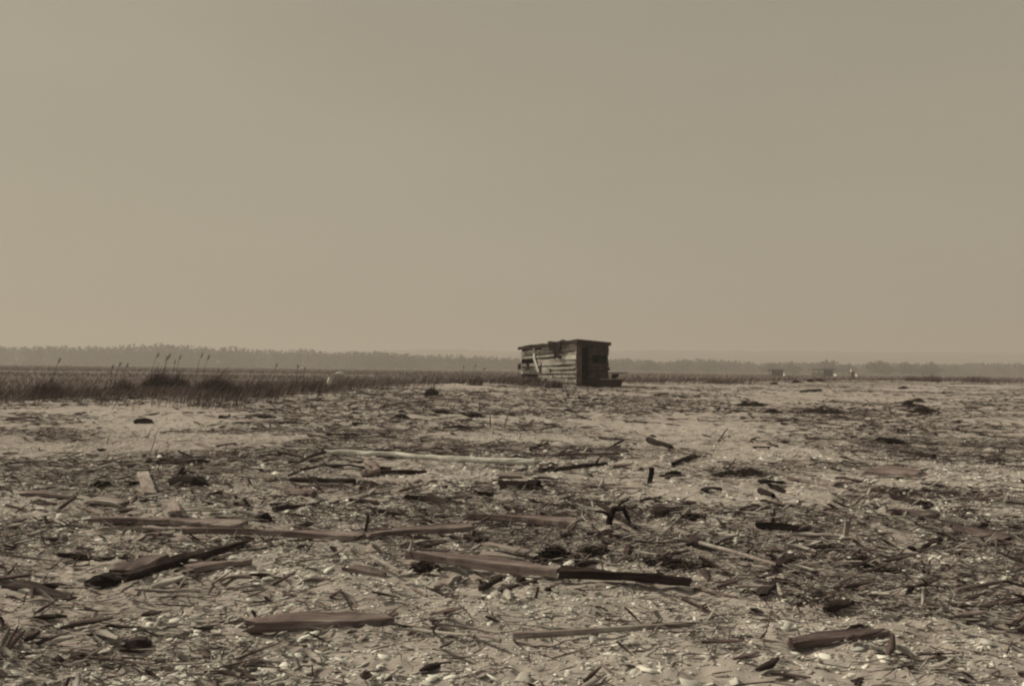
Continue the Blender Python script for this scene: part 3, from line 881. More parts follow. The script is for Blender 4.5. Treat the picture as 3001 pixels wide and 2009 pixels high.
# trough and broken board stand at the right end of the shack
t0 = at(1745, 1134); t1 = at(1806, 1134)
d = (t1 - t0); Ln = d.length; ux = d.normalized(); uy = Vector((-ux.y, ux.x, 0)); Hh = 22 * t0.y / FPX
tr = empty('wooden_trough', t0, 'dark wooden trough with flared ends on the sand at the right of the shack', 'trough')
m_ = MB()
def quadbox(p0, p1, p2, p3, n, th):
    vs = [p0, p1, p2, p3]; v = vs + [q + n * th for q in vs]
    return v, [(0, 1, 2, 3), (7, 6, 5, 4)] + [(e, 4 + e, 4 + (e + 1) % 4, (e + 1) % 4) for e in range(4)]
U = Vector((0, 0, 1))
lip = .10
for sy in (0, .42):
    a = t0 + uy * sy; m_.add(quadbox(a, a + ux * Ln, a + ux * (Ln + lip) + U * Hh, a - ux * lip + U * Hh, uy, .025))
m_.build('side_board', M['dark'], tr)
m_ = MB()
for s0, s1 in ((0, -lip), (Ln, Ln + lip)):
    a = t0 + ux * s0 + uy * .03; b = t0 + ux * s1 + uy * .03 + U * (Hh - .01)
    m_.add(quadbox(a, a + uy * .38, b + uy * .38, b, ux, .02))
m_.add(quadbox(t0 + uy * .03, t0 + uy * .4, t0 + uy * .4 + ux * Ln, t0 + uy * .03 + ux * Ln, U, .02))
m_.build('end_board', M['dark'], tr)
m_ = MB()
m_.add(box_geo(t0 - ux * lip * 0 + ux * .18 + U * (Hh + .002) - uy * .02, ux * (Ln - .04), uy * .06, U * .035, .004))
m_.build('rim', M['pale'], tr)
stick3([t0 + ux * (Ln * .62) - uy * .1 + U * -.03, t0 + ux * (Ln * .66) - uy * .15 + U * .12], .05, .03, 'dark', 'short dark stub of wood poking from the sand under the trough', 'stub', 'wood_stub')
st = empty('board_stand', t1 + uy * .9 - Vector((0, 0, .02)), 'flat dark board on a splayed foot standing behind the trough', 'stand')
tb = dep(1776, 1094, t1.y + .9); te = dep(1827, 1093, t1.y + .9)
m_ = MB(); m_.add(box_geo(tb, te - tb, uy * .35, U * .035, .004)); m_.build('top', M['dark'], st)
m_ = MB()
f0 = dep(1795, 1095, t1.y + .95); f1 = dep(1812, 1095, t1.y + .95); f2 = dep(1806, 1106, t1.y + .95); f3 = dep(1789, 1106, t1.y + .95)
m_.add(quadbox(f3, f2, f1, f0, uy, .12)); zg = t1.z
f4 = Vector((f2.x, f2.y, zg - .06)); f5 = Vector((f3.x + .05, f3.y, zg - .06))
m_.add(quadbox(f5, f4, f2 + Vector((-.03, 0, -.003)), f3 + Vector((.05, 0, -.003)), uy, .05)); m_.build('foot', M['black'], st)

# ------------------------------------------------------------------ white driftwood curl in the grass
y_ = 28.5; pb = dep(970, 1122, y_); arc = []
for k, (a, b) in enumerate(((967, 1126), (967, 1114), (972, 1102), (982, 1096), (995, 1094), (1006, 1098), (1014, 1104))):
    arc.append(dep(a, b, y_ + k * .05) - pb)
vv, ff = [], []
for k, p in enumerate(arc):
    wd = (.10, .11, .12, .12, .10, .07, .04)[k]; th = (.07, .085, .095, .085, .07, .05, .025)[k]
    for a in range(8):
        an = a / 8 * 6.283; vv.append(p + Vector((math.cos(an) * th, math.sin(an) * wd * 2.2, math.cos(an) * th * .8)))
for k in range(len(arc) - 1):
    for a in range(8): ff.append((k * 8 + a, k * 8 + (a + 1) % 8, k * 8 + 8 + (a + 1) % 8, k * 8 + 8 + a))
ff.append(tuple(reversed(range(8)))); ff.append(tuple(range(48, 56)))
o = mesh_obj('driftwood_curl', vv, ff, M['white'], smooth=True); o.location = pb
tag(o, 'white curved piece of driftwood arching out of the dark marsh grass', 'driftwood')

# ------------------------------------------------------------------ far stands on the marsh to the right
def far_stand(xa, xb, ytop, ybot, d, dark, lab, part_pale):
    p = dep(xa, ybot, d); q = dep(xb, ybot, d); zt = dep(xa, ytop, d).z; g0 = 0.0
    e = empty('far_shed', (p.x, d, g0 - .03), lab, 'shed')
    W = q.x - p.x; H = zt
    m = MB(); m.add(box_geo(Vector((p.x - .1, d - .3, H - .35)), Vector((W + .3, 0, 0)), Vector((0, 2.6, 0)), Vector((0, 0, .33)), .05)); m.build('roof', M['mid'], e)
    xa_ = p.x + W * dark[0]; xb_ = p.x + W * dark[1]
    m = MB(); m.add(box_geo(Vector((xa_, d, g0 - .03)), Vector((xb_ - xa_, 0, 0)), Vector((0, 2.2, 0)), Vector((0, 0, H - .33)), .03)); m.build('wall', M['dark'], e)
    for s_ in (.04, .3):
        m = MB(); m.add(box_geo(Vector((p.x + W * s_, d, g0 - .03)), Vector((.14, 0, 0)), Vector((0, .14, 0)), Vector((0, 0, H - .33)), .01))
        m.build('post', M['mid'], e)
    if part_pale:
        m = MB(); m.add(box_geo(Vector((p.x + W * .05, d + 1.9, g0)), Vector((W * .6, 0, 0)), Vector((0, .1, 0)), Vector((0, 0, H * .5)), .02)); m.build('back_panel', M['white'], e)
far_stand(2252, 2295, 1081, 1102, 262, (.36, 1.0), 'small dark open sided shed far off on the marsh', False)
far_stand(2378, 2444, 1080, 1103, 262, (.66, .96), 'long low open shelter with dark end far off on the marsh', True)
for xa, xb, d, lb in ((2300, 2322, 300, 'tiny pale hut between the two far sheds'), (2452, 2486, 300, 'long pale low hut right of the open far shelter'), (2512, 2538, 310, 'pale low hut right of the capped post')):
    p = dep(xa, 1098, d); q = dep(xb, 1098, d); W = q.x - p.x
    e = empty('far_hut', (p.x, d, -.02), lb, 'hut')
    m = MB(); m.add(box_geo(Vector((p.x, d, -.02)), Vector((W, 0, 0)), Vector((0, 3, 0)), Vector((0, 0, .95)), .01)); m.build('wall', M['white'], e)
    m = MB(); n0 = 0
    a = Vector((p.x - .1, d - .2, .94)); m.v = [a, a + Vector((W + .2, 0, 0)), a + Vector((W + .2, 3.4, 0)), a + Vector((0, 3.4, 0)), a + Vector((0, 1.7, .4)), a + Vector((W + .2, 1.7, .4))]
    m.f = [(0, 1, 5, 4), (2, 3, 4, 5), (0, 4, 3), (1, 2, 5), (0, 3, 2, 1)]; m.build('roof', M['light'], e)
p = dep(2500, 1108, 180); e = empty('capped_post', (p.x, 180, -.03), 'stout brown post with pale cap standing right of the far sheds', 'post')
m = MB(); m.add(box_geo(Vector((p.x - .28, 180, -.03)), Vector((.62, 0, 0)), Vector((0, .5, 0)), Vector((0, 0, 1.55)), .03)); m.build('shaft', M['mid'], e)
m = MB(); m.add(box_geo(Vector((p.x - .34, 179.95, 1.525)), Vector((.74, 0, 0)), Vector((0, .6, 0)), Vector((0, 0, .45)), .05)); m.build('cap', M['white'], e)

# ------------------------------------------------------------------ boards, beams and sticks read from the photograph
G1 = 'boards and planks washed up on the beach'; G2 = 'driftwood sticks and poles on the beach'; G3 = 'dark chunks of wood on the beach'; G4 = 'stakes standing in the sand'
# foreground
plank(262, 1532, 715, 1542, .17, .045, 'light', 'broad grey board lying flat at the left, second nearest big one', grp=G1)
chunk(672, 1562, 730, 1556, 18, 'black', 'black wedge under the right end of the broad grey board', grp=G3)
plank(520, 1574, 1070, 1590, .10, .04, 'light', 'left length of the very long thin board across the foreground', grp=G1, warp=.012, lift=.025)
plank(1055, 1590, 1390, 1563, .085, .035, 'light', 'right upturned length of the very long thin foreground board', grp=G1, z0=.02, z1=.05)
plank(348, 1724, 745, 1597, .045, .042, 'dark', 'dark heavy beam slanting up from the lower left corner', grp=G1, lift=.01)
plank(352, 1700, 460, 1636, .16, .03, 'mid', 'short wide brown board beside the slanting dark beam', grp=G1)
chunk(262, 1716, 352, 1710, 40, 'black', 'big black block of timber at the lower left', grp=G3)
plank(527, 1682, 732, 1647, .09, .03, 'light', 'pale board lying just right of the slanting dark beam', grp=G1)
plank(640, 1712, 735, 1690, .04, .015, 'light', 'narrow pale slat low on the left behind a white stone', grp=G1)
plank(1005, 1677, 1140, 1692, .075, .03, 'light', 'short pale board crossed by a thin stick in the near middle', grp=G1)
stick(1079, 1656, 1172, 1708, .012, .012, 'pale', 'thin bleached stick crossing the short pale board', lift=.05, grp=G2)
stick(1172, 1708, 1250, 1748, .010, .006, 'light', 'thin stick running on below the crossed board', grp=G2)
upright(1066, 1576, 1079, 1506, .012, .010, 'dark', 'dark upright stick beside the long foreground board', grp=G4)
upright(1372, 1594, 1390, 1555, .014, .012, 'black', 'short black stick leaning where the long board ends', grp=G4, lean=.1)
chunk(750, 1528, 790, 1526, 34, 'black', 'black horned lump of wood left of the middle foreground', grp=G3)
stick(802, 1500, 992, 1474, .022, .012, 'dark', 'dark bowed driftwood branch behind the black horned lump', grp=G2, forks=((.6, .1, .06, .03, .01),))
plank(1355, 1528, 1690, 1538, .085, .045, 'light', 'thick brown board with dark front edge in the middle foreground', grp=G1, lift=.01)
chunk(1618, 1524, 1682, 1526, 28, 'dark', 'dark wedge of wood behind the end of the thick brown board', grp=G3)
chunk(1372, 1514, 1412, 1516, 16, 'dark', 'small dark chip behind the left of the thick brown board', grp=G3)
chunk(1675, 1540, 1695, 1538, 14, 'black', 'small black block at the right end of the thick brown board', grp=G3)
stick(1752, 1496, 1862, 1566, .022, .012, 'black', 'long black arm of the tangled root in the near right middle', grp=G2, lift=.03)
p1 = at(1785, 1545); p2 = at(1842, 1530)
stick3([p1 + Vector((0, 0, .02)), dep(1795, 1492, p1.y), dep(1828, 1490, p1.y), p2 + Vector((0, 0, .01))], .026, .014, 'black', 'black arched root over pale stones near right middle', 'root', 'arched_root', G2, forks=((.4, .12, .1, .07, .01), (.2, -.12, 0, .03, .014)))
plank(1400, 1618, 1546, 1636, .11, .02, 'pale', 'upper of two pale boards stacked in the near middle', grp=G1, lift=.035)
plank(1402, 1640, 1545, 1650, .07, .02, 'pale', 'lower of two pale boards stacked in the near middle', grp=G1, lift=.012)
plank(1190, 1650, 1645, 1702, .065, .05, 'light', 'long brown beam running down to the darkest near beam', grp=G1, lift=.03, warp=.008)
plank(1636, 1703, 2030, 1731, .06, .046, 'dark', 'darkest squared beam at the bottom right of middle', grp=G1, lift=.03, warp=.006, ragged=.01)
chunk(1520, 1708, 1545, 1704, 24, 'black', 'black knot of wood against the long brown beam', grp=G3)
chunk(1594, 1728, 1614, 1728, 16, 'black', 'small black cube of wood below the near beams', grp=G3)
chunk(1672, 1738, 1698, 1738, 11, 'black', 'flat black chip below the darkest beam', grp=G3)
stick(1408, 1738, 1466, 1708, .014, .018, 'dark', 'short dark stick propped below the long brown beam', grp=G2)
stick(1475, 1730, 1572, 1706, .012, .010, 'mid', 'brown stick lying under the long brown beam', grp=G2)
plank(1290, 1736, 1338, 1690, .07, .03, 'pale', 'pale broken chunk of board at the bottom middle', grp=G1)
plank(1383, 1690, 1402, 1736, .035, .02, 'pale', 'narrow pale slat standing on end near the bottom middle', grp=G1)
upright(1562, 1748, 1578, 1718, .010, .006, 'dark', 'thin hooked dark twig at the bottom middle', grp=G4)
stick(2035, 1728, 2160, 1752, .009, .006, 'mid', 'thin brown stick trailing from the end of the darkest beam', grp=G2)
plank(1690, 1668, 1768, 1650, .05, .025, 'dark', 'short dark board tilted in the near middle', grp=G1)
upright(1822, 1636, 1848, 1596, .030, .030, 'mid', 'rounded brown stump leaning right in the near middle', grp=G4, lean=.05)
stick(1935, 1584, 2020, 1499, .011, .011, 'pale', 'thin bleached stick slanting up in the near right', grp=G2, lift=.02)
stick(2050, 1604, 2275, 1669, .014, .011, 'pale', 'long bleached stick slanting down to the right foreground', grp=G2, lift=.02)
stick(1878, 1472, 1938, 1457, .014, .008, 'dark', 'tapered dark stick above the brown stump pile', grp=G2)
chunk(1905, 1512, 1945, 1512, 34, 'dark', 'brown stump like block behind the slanting bleached stick', grp=G3)
chunk(1940, 1500, 1985, 1496, 16, 'black', 'black scrap of wood right of the brown stump block', grp=G3)
chunk(2062, 1660, 2104, 1658, 22, 'black', 'black lump under the long bleached stick', grp=G3)
chunk(2100, 1538, 2126, 1534, 10, 'black', 'small black chip well above the long bleached stick', grp=G3)
plank(2212, 1549, 2392, 1560, .07, .05, 'black', 'thick blackened board on the right of the foreground', grp=G1)
plank(2270, 1540, 2320, 1532, .06, .015, 'pale', 'pale pointed splinter lying on the blackened board', grp=G1, lift=.05, taper=.4)
upright(2262, 1528, 2270, 1494, .020, .008, 'black', 'pointed black stub above the left of the blackened board', grp=G4)
upright(2476, 1580, 2483, 1522, .012, .012, 'pale', 'pale upright slat on the right foreground', flat=True, W=.035, T=.02, grp=G4)
stick(2345, 1578, 2430, 1580, .010, .010, 'pale', 'pale straight stick below the blackened board', grp=G2, lift=.02)
stick(2432, 1580, 2512, 1593, .012, .010, 'pale', 'pale stick reaching past the upright slat', grp=G2, lift=.02)
plank(2598, 1504, 2760, 1516, .17, .035, 'mid', 'wide grey brown board at the right edge', grp=G1)
plank(2606, 1460, 2730, 1484, .06, .035, 'dark', 'dark board slanting above the wide board at the right', grp=G1)
chunk(2702, 1492, 2722, 1492, 14, 'black', 'round black lump right under the slanting dark board', grp=G3)
stick(2678, 1536, 2755, 1572, .008, .008, 'black', 'thin black stick pointing down at the right edge', grp=G2, lift=.01)
stick(2690, 1620, 2756, 1590, .012, .022, 'dark', 'dark tapering stick rising at the right edge', grp=G2)
upright(2655, 1742, 2672, 1716, .016, .016, 'black', 'black peg in the bottom right corner', grp=G4)
chunk(2505, 1668, 2560, 1664, 24, 'black', 'black lump of wood in the right foreground under weed', grp=G3)
stick(2445, 1645, 2500, 1652, .012, .008, 'dark', 'dark twig left of the black lump on the right', grp=G2)
plank(2180, 1500, 2290, 1486, .05, .02, 'mid', 'brown slat above the pointed black stub', grp=G1)
# middle ground
chunk(509, 1420, 606, 1424, 34, 'black', 'largest black block of timber at the left of the middle ground', grp=G3)
plank(505, 1418, 535, 1384, .05, .04, 'dark', 'short dark board leaning on the largest black block', grp=G1, z1=.05)
plank(500, 1386, 640, 1392, .05, .025, 'dark', 'flat dark plank just behind the largest black block', grp=G1)
chunk(421, 1355, 448, 1353, 12, 'black', 'small black block farthest left of a row of three', grp=G3)
chunk(482, 1358, 514, 1356, 13, 'black', 'middle black block of a row of three at the left', grp=G3)
chunk(530, 1364, 606, 1358, 20, 'black', 'longest black block of a row of three at the left', grp=G3)
plank(525, 1347, 612, 1343, .05, .03, 'dark', 'dark board resting behind the longest of three black blocks', grp=G1)
chunk(262, 1428, 292, 1428, 22, 'black', 'black block at the left edge of the middle ground', grp=G3)
chunk(296, 1428, 325, 1426, 24, 'black', 'black block second from the left edge', grp=G3)
stick(364, 1420, 416, 1418, .022, .012, 'black', 'short black stick right of the left edge blocks', grp=G2)
plank(440, 1458, 416, 1388, .11, .025, 'pale', 'pale board at the left pointing straight away up the beach', grp=G1, lift=.02)
plank(510, 1516, 504, 1466, .10, .03, 'pale', 'pale tapered board pointing away behind the broad grey board', grp=G1, lift=.02, taper=.35)
plank(262, 1470, 385, 1478, .22, .03, 'pale', 'pale wide board at the left edge behind the broad grey one', grp=G1)
plank(270, 1560, 505, 1552, .05, .02, 'pale', 'narrow pale slat just below the broad grey board', grp=G1, lift=.01)
plank(400, 1586, 505, 1566, .045, .02, 'pale', 'short pale slat ending under the long thin board', grp=G1, lift=.012)
chunk(395, 1240, 452, 1238, 17, 'dark', 'dark shaggy log on the bare sand at the left', grp=G3)
chunk(722, 1222, 792, 1224, 12, 'black', 'black log lying far back on the left', grp=G3)
chunk(796, 1224, 812, 1224, 7, 'dark', 'small dark block right of the far black log', grp=G3)
plank(640, 1362, 760, 1342, .04, .02, 'dark', 'slim dark strip left of the long bleached pole', grp=G1)
stick(760, 1342, 822, 1334, .02, .014, 'dark', 'dark stick continuing the slim strip to the right', grp=G2)
stick(636, 1309, 692, 1300, .014, .010, 'dark', 'thin dark stick alone above the slim strip', grp=G2)
plank(956, 1279, 1162, 1284, .07, .04, 'dark', 'long dark plank lying across behind the bleached pole', grp=G1)
stick(902, 1276, 956, 1284, .02, .014, 'dark', 'short dark stick left of the long dark plank', grp=G2)
pp = [at(a, b) + Vector((0, 0, .075)) for a, b in ((950, 1342), (1040, 1345), (1160, 1351), (1300, 1363), (1440, 1370), (1566, 1374))]
SEG.extend((a_.x, a_.y, b_.x, b_.y, .04) for a_, b_ in zip(pp[:-1], pp[1:]))
stick3(pp, .026, .036, 'bleach', 'very long bleached pole lying across the middle of the beach', 'pole', 'bleached_pole', sub=4, wob=.2)
stick(1098, 1338, 1262, 1346, .045, .03, 'dark', 'dark log behind the bleached pole', grp=G2, lift=.01)
chunk(1116, 1337, 1156, 1337, 18, 'black', 'black hump of root on the log behind the bleached pole', grp=G3)
pp = [at(864, 1368), at(905, 1354), at(952, 1346)]
stick3([p + Vector((0, 0, .03 + .03 * k)) for k, p in enumerate(pp)], .014, .02, 'dark', 'bowed dark branch meeting the left end of the pole', 'branch', 'branch', G2)
pp = [at(882, 1384), at(950, 1372), at(1020, 1370), at(1070, 1378)]
stick3([p + Vector((0, 0, .03)) for k, p in enumerate(pp)], .014, .010, 'dark', 'long thin arched branch below the pole on its left', 'branch', 'branch', G2)
p1 = at(1062, 1396); 
stick3([at(1072, 1358) + Vector((0, 0, .02)), dep(1100, 1366, p1.y + .3), dep(1106, 1382, p1.y), p1 + Vector((0, 0, .02))], .03, .04, 'light', 'pale hooked stump under the bleached pole', 'stump', 'hooked_stump', G2)
plank(1080, 1392, 1250, 1384, .08, .04, 'dark', 'dark half buried board below the pale hooked stump', grp=G1)
stick(850, 1412, 1040, 1422, .022, .034, 'black', 'long black log below the arched branch', grp=G2)
stick(842, 1450, 920, 1458, .04, .03, 'mid', 'short thick grey log in front of the black log', grp=G2)
chunk(1125, 1420, 1145, 1420, 12, 'dark', 'small round dark lump right of the black log', grp=G3)
chunk(1212, 1414, 1236, 1412, 12, 'mid', 'small round brown lump below the middle of the pole', grp=G3)
plank(1205, 1327, 1315, 1330, .08, .03, 'light', 'pale board behind the middle of the bleached pole', grp=G1, lift=.02)
chunk(1240, 1346, 1260, 1346, 15, 'black', 'black block behind the middle of the bleached pole', grp=G3)
stick(1450, 1318, 1560, 1332, .014, .010, 'dark', 'thin dark stick above the hooped branch', grp=G2)
pa = at(1455, 1362); pb = at(1570, 1356)
stick3([pa, dep(1478, 1343, pa.y + .1), dep(1516, 1336, pa.y + .15), dep(1548, 1343, pa.y + .15), pb], .012, .012, 'dark', 'dark branch bent into a hoop at the right end of the pole', 'branch', 'hooped_branch', G2)
chunk(1472, 1362, 1510, 1362, 14, 'dark', 'dark block seen through the hooped branch', grp=G3)
plank(1520, 1366, 1565, 1362, .06, .03, 'dark', 'short dark board right under the hooped branch', grp=G1)
stick(1583, 1388, 1778, 1364, .032, .022, 'dark', 'long dark log right of the pole', grp=G2, forks=((.9, .08, 0, .10, .014),))
plank(1590, 1368, 1628, 1362, .10, .03, 'mid', 'brown scrap of board behind the long dark log', grp=G1)
# broken crate
c = at(1510, 1434); e = empty('broken_crate', c, 'broken slatted crate below the right end of the bleached pole', 'crate')
sc_ = c.y / FPX
m = MB()
for k in range(3): m.add(box_geo(c + Vector((-50 * sc_, .05 + k * .12, 30 * sc_)), Vector((70 * sc_, .02, .0)), Vector((0, .10, 0)), Vector((0, 0, .02)), .006))
m.build('top_slats', M['light'], e)
m = MB()
for k, (xo, hh_, ln_) in enumerate(((-48, 1.0, .01), (-30, .55, -.05), (2, .8, .03), (16, .35, .06))): m.add(box_geo(c + Vector((xo * sc_, .02, -.02)), Vector((.045, .0, 0)), Vector((0, .03, 0)), Vector((ln_, 0, (29 * sc_ + .015) * hh_)), .012))
m.add(box_geo(c + Vector((-50 * sc_, .0, 14 * sc_)), Vector((112 * sc_, 0, 0)), Vector((0, .02, 0)), Vector((0, 0, .035)), .006))
m.build('side_slats', M['mid'], e)
m = MB(); m.add(box_geo(c + Vector((32 * sc_, .05, -.03)), Vector((.10, 0, .01)), Vector((0, .08, 0)), Vector((.02, 0, .10)), .02)); m.build('corner_block', M['black'], e)
chunk(1562, 1430, 1595, 1432, 22, 'black', 'black weedy block touching the broken crate on its right', grp=G3)
stick(1605, 1300, 1555, 1322, .016, .026, 'dark', 'forked dark branch behind the hoop', grp=G2, forks=((.6, .1, .1, .08, .012),))
chunk(1654, 1330, 1697, 1330, 13, 'dark', 'dark flat block resting behind the low board bench', grp=G3)
p1 = at(1634, 1341); p2 = at(1813, 1341)
bn = empty('low_bench', p1, 'low bench like board on a splayed leg in the middle ground', 'bench')
dd = p2 - p1; m = MB(); m.add(box_geo(p1 + Vector((0, 0, .03)), dd + Vector((0, 0, .01)), Vector((0, .1, 0)), Vector((0, 0, .022)), .004)); m.build('board', M['mid'], bn)
stick3([p1 + dd * .48 + Vector((0, .03, .03)), p1 + dd * .40 + Vector((0, -.12, -.05))], .014, .014, 'dark', None, name='leg', parent=bn)
stick(1775, 1322, 1826, 1300, .016, .02, 'dark', 'longer arm of two crossed sticks in the middle', grp=G2, h1=.03)
stick(1798, 1316, 1842, 1325, .018, .014, 'dark', 'shorter arm of two crossed sticks in the middle', grp=G2)
upright(1438, 1252, 1436, 1214, .014, .008, 'dark', 'thin upright twig in the far litter left of the shack', grp=G4)
upright(1474, 1252, 1494, 1198, .012, .010, 'light', 'pale twig leaning right in the far litter below the shack', grp=G4)
stick(1900, 1298, 1968, 1317, .045, .028, 'black', 'thick short black log on open sand right of centre', grp=G2)
plank(1968, 1370, 2042, 1346, .055, .045, 'dark', 'dark beam propped at a slant right of centre', grp=G1, z1=.03)
upright(1901, 1414, 1911, 1368, .018, .018, 'black', 'black stake standing in the litter right of centre', flat=True, W=.05, T=.03, grp=G4)
chunk(1944, 1390, 1990, 1388, 14, 'black', 'black jagged board scrap under the slanting dark beam', grp=G3)
plank(1950, 1406, 2002, 1390, .05, .02, 'dark', 'small dark cross piece below the slanting beam', grp=G1)
stick(2104, 1296, 2132, 1266, .012, .010, 'dark', 'straight dark stick slanting on open sand', grp=G2, h1=.05)
stick(2200, 1290, 2225, 1282, .014, .010, 'dark', 'short dark dash of stick on open sand', grp=G2)
stick(2208, 1313, 2280, 1310, .014, .012, 'dark', 'thin dark stick with upturned end on the right sand', grp=G2, forks=((.95, -.06, .1, .08, .010),))
plank(2073, 1405, 2172, 1418, .05, .02, 'pale', 'pale curved slat in the right middle ground', grp=G1, bowx=.08)
chunk(2062, 1440, 2110, 1432, 15, 'black', 'black arrow shaped chip below the pale curved slat', grp=G3)
plank(2218, 1424, 2302, 1422, .06, .025, 'black', 'upper bar of a crossed pair of black boards on the right', grp=G1, lift=.03)
plank(2252, 1424, 2300, 1444, .06, .03, 'black', 'lower bar of a crossed pair of black boards on the right', grp=G1)
stick(2228, 1448, 2266, 1460, .03, .02, 'black', 'stubby black stick under the crossed black boards', grp=G2)
plank(1832, 1238, 1935, 1240, .05, .025, 'dark', 'thin dark plank below the shack trough on open sand', grp=G1)
plank(1948, 1244, 1998, 1247, .05, .02, 'mid', 'small brown plank right of the thin dark one', grp=G1)
plank(2540, 1392, 2712, 1402, .30, .04, 'light', 'big brown slab with dark edge in the right middle ground', grp=G1, lift=.04, roll=.15, taper=.6)
stick(2638, 1328, 2738, 1345, .022, .034, 'black', 'tapered black log at the right of the middle ground', grp=G2)
plank(2452, 1405, 2524, 1413, .06, .025, 'dark', 'dark plank left of the big brown slab', grp=G1)
plank(2330, 1372, 2392, 1356, .08, .02, 'pale', 'pale scrap of board tilted right of the slanting beam', grp=G1)
plank(2304, 1402, 2430, 1424, .07, .02, 'light', 'pale slat slanting down toward the big brown slab', grp=G1)
plank(2430, 1424, 2500, 1412, .07, .02, 'pale', 'pale slat meeting the slanting one left of the brown slab', grp=G1)
stick(2344, 1150, 2406, 1147, .035, .05, 'dark', 'dark log alone on the far bright sand at the right', grp=G2)
stick(2508, 1206, 2560, 1212, .03, .02, 'dark', 'dark branch in the far right wrack', grp=G2)
plank(2660, 1222, 2735, 1212, .09, .03, 'dark', 'dark plank slanting in the far right wrack', grp=G1)
plank(2690, 1228, 2750, 1214, .08, .03, 'pale', 'pale plank beside the dark one in the far right wrack', grp=G1)
# outside the old print's edges the beach simply goes on
plank(60, 1450, 230, 1462, .12, .03, 'light', 'grey board lying far out on the left', grp=G1)
plank(2800, 1560, 2960, 1590, .10, .04, 'mid', 'brown board farthest right in the foreground', grp=G1)
plank(700, 1850, 1150, 1822, .11, .045, 'light', 'nearest grey board at the bottom left of the view', grp=G1)
stick(1500, 1880, 2050, 1840, .018, .012, 'pale', 'nearest bleached branch at the bottom of the view', grp=G2, lift=.01)
plank(2300, 1900, 2620, 1850, .06, .03, 'mid', 'nearest dark beam at the bottom right of the view', grp=G1)
chunk(350, 1900, 430, 1896, 40, 'dark', 'nearest dark block at the lower left of the view', grp=G3)
plank(20, 1720, 210, 1760, .09, .03, 'dark', 'dark board at the far left of the foreground', grp=G1)
stick(2800, 1740, 2980, 1700, .016, .010, 'light', 'grey stick at the far right of the foreground', grp=G2)

# wrack heaps
heap(2408, 1211, 150, 24, 'long dark wrack bank at the far right, biggest of all')
heap(2200, 1189, 96, 18, 'rounded dark wrack mound on the far bright sand')
heap(2265, 1211, 60, 16, 'dark wrack mound just left of the biggest bank')
heap(2662, 1190, 34, 24, 'dark upright wrack tuft at the far right')
heap(2690, 1176, 30, 11, 'small pointed wrack heap beside the far right tuft')
heap(2706, 1208, 84, 24, 'grey brown domed wrack heap at the far right edge')
heap(2648, 1139, 26, 9, 'small dark wrack lump near the far scrub')
heap(2335, 1121, 34, 10, 'dark wrack lump on the crest below the far sheds')
heap(2268, 1126, 24, 8, 'left dark wrack lump on the crest below the small shed')
heap(2375, 1118, 16, 9, 'tiny dark wrack lump on the crest under the open shelter')
heap(2400, 1117, 34, 10, 'dark wrack lump right of the tiny one on the crest')
heap(2120, 1122, 110, 9, 'flat dark wrack line on the crest right of the shack')
heap(1630, 1636, 130, 44, 'shaggy dark heap of weed in the near middle', n=700, sl_=.22)
heap(1740, 1625, 80, 26, 'low grey weed heap right of the shaggy dark one', n=400, sl_=.2)
heap(1980, 1662, 150, 30, 'matted weed heap in the right foreground', n=700, sl_=.18)
heap(2400, 1620, 120, 20, 'dark stalk heap right of the long bleached stick', n=500, sl_=.22)
heap(2530, 1655, 70, 24, 'weed heap over the black lump on the right', n=300, sl_=.2)
heap(2180, 1390, 180, 18, 'broad stalk heap behind the pale curved slat', n=600)
heap(640, 1455, 60, 18, 'dark weedy tuft right of the largest black block', n=260, sl_=.2)
heap(1390, 1222, 60, 14, 'dark wrack pile in the litter left below the shack')
heap(1178, 1225, 60, 16, 'dark wrack pile in the litter below the lone tuft')
heap(1300, 1212, 50, 12, 'small wrack pile between two others in the litter')
heap(2030, 1520, 70, 20, 'weed heap above the slanting bleached stick', n=300, sl_=.2)
heap(1250, 1668, 80, 22, 'weed tuft at the left end of the long brown beam', n=300, sl_=.2)
heap(560, 1650, 60, 20, 'weed tuft against the slanting dark beam', n=240, sl_=.18)

# ------------------------------------------------------------------ litter over the sand
bare = [(430, 1235, 230, 60, .9), (420, 1300, 230, 40, .85), (640, 1215, 150, 20, .5), (2330, 1168, 240, 20, .97), (2060, 1278, 300, 50, .93), (2220, 1325, 200, 32, .85), (1650, 1290, 160, 26, .6),
        (1750, 1128, 220, 9, .9), (1350, 1133, 160, 8, .7), (1900, 1215, 200, 10, .6), (2450, 1300, 90, 20, .4), (1550, 1450, 160, 28, .45), (1950, 1700, 300, 25, .3),
        (2620, 1590, 110, 35, .8), (700, 1700, 120, 20, .3), (1250, 1390, 180, 22, .4), (-200, 1300, 300, 90, .7), (2950, 1420, 150, 60, .5), (1100, 1310, 130, 14, .5)]
thick = [(1500, 1205, 600, 18, .7), (1050, 1200, 260, 26, .6), (2500, 1225, 260, 22, .9), (2620, 1280, 150, 50, .5), (1100, 1385, 230, 18, .3), (2150, 1385, 200, 22, .6),
         (2350, 1520, 220, 40, .7), (2450, 1600, 200, 40, .4), (650, 1225, 160, 16, .5), (1700, 1180, 300, 14, .5), (2000, 1195, 200, 14, .5), (400, 1440, 160, 60, .3), (600, 1600, 300, 90, .3)]
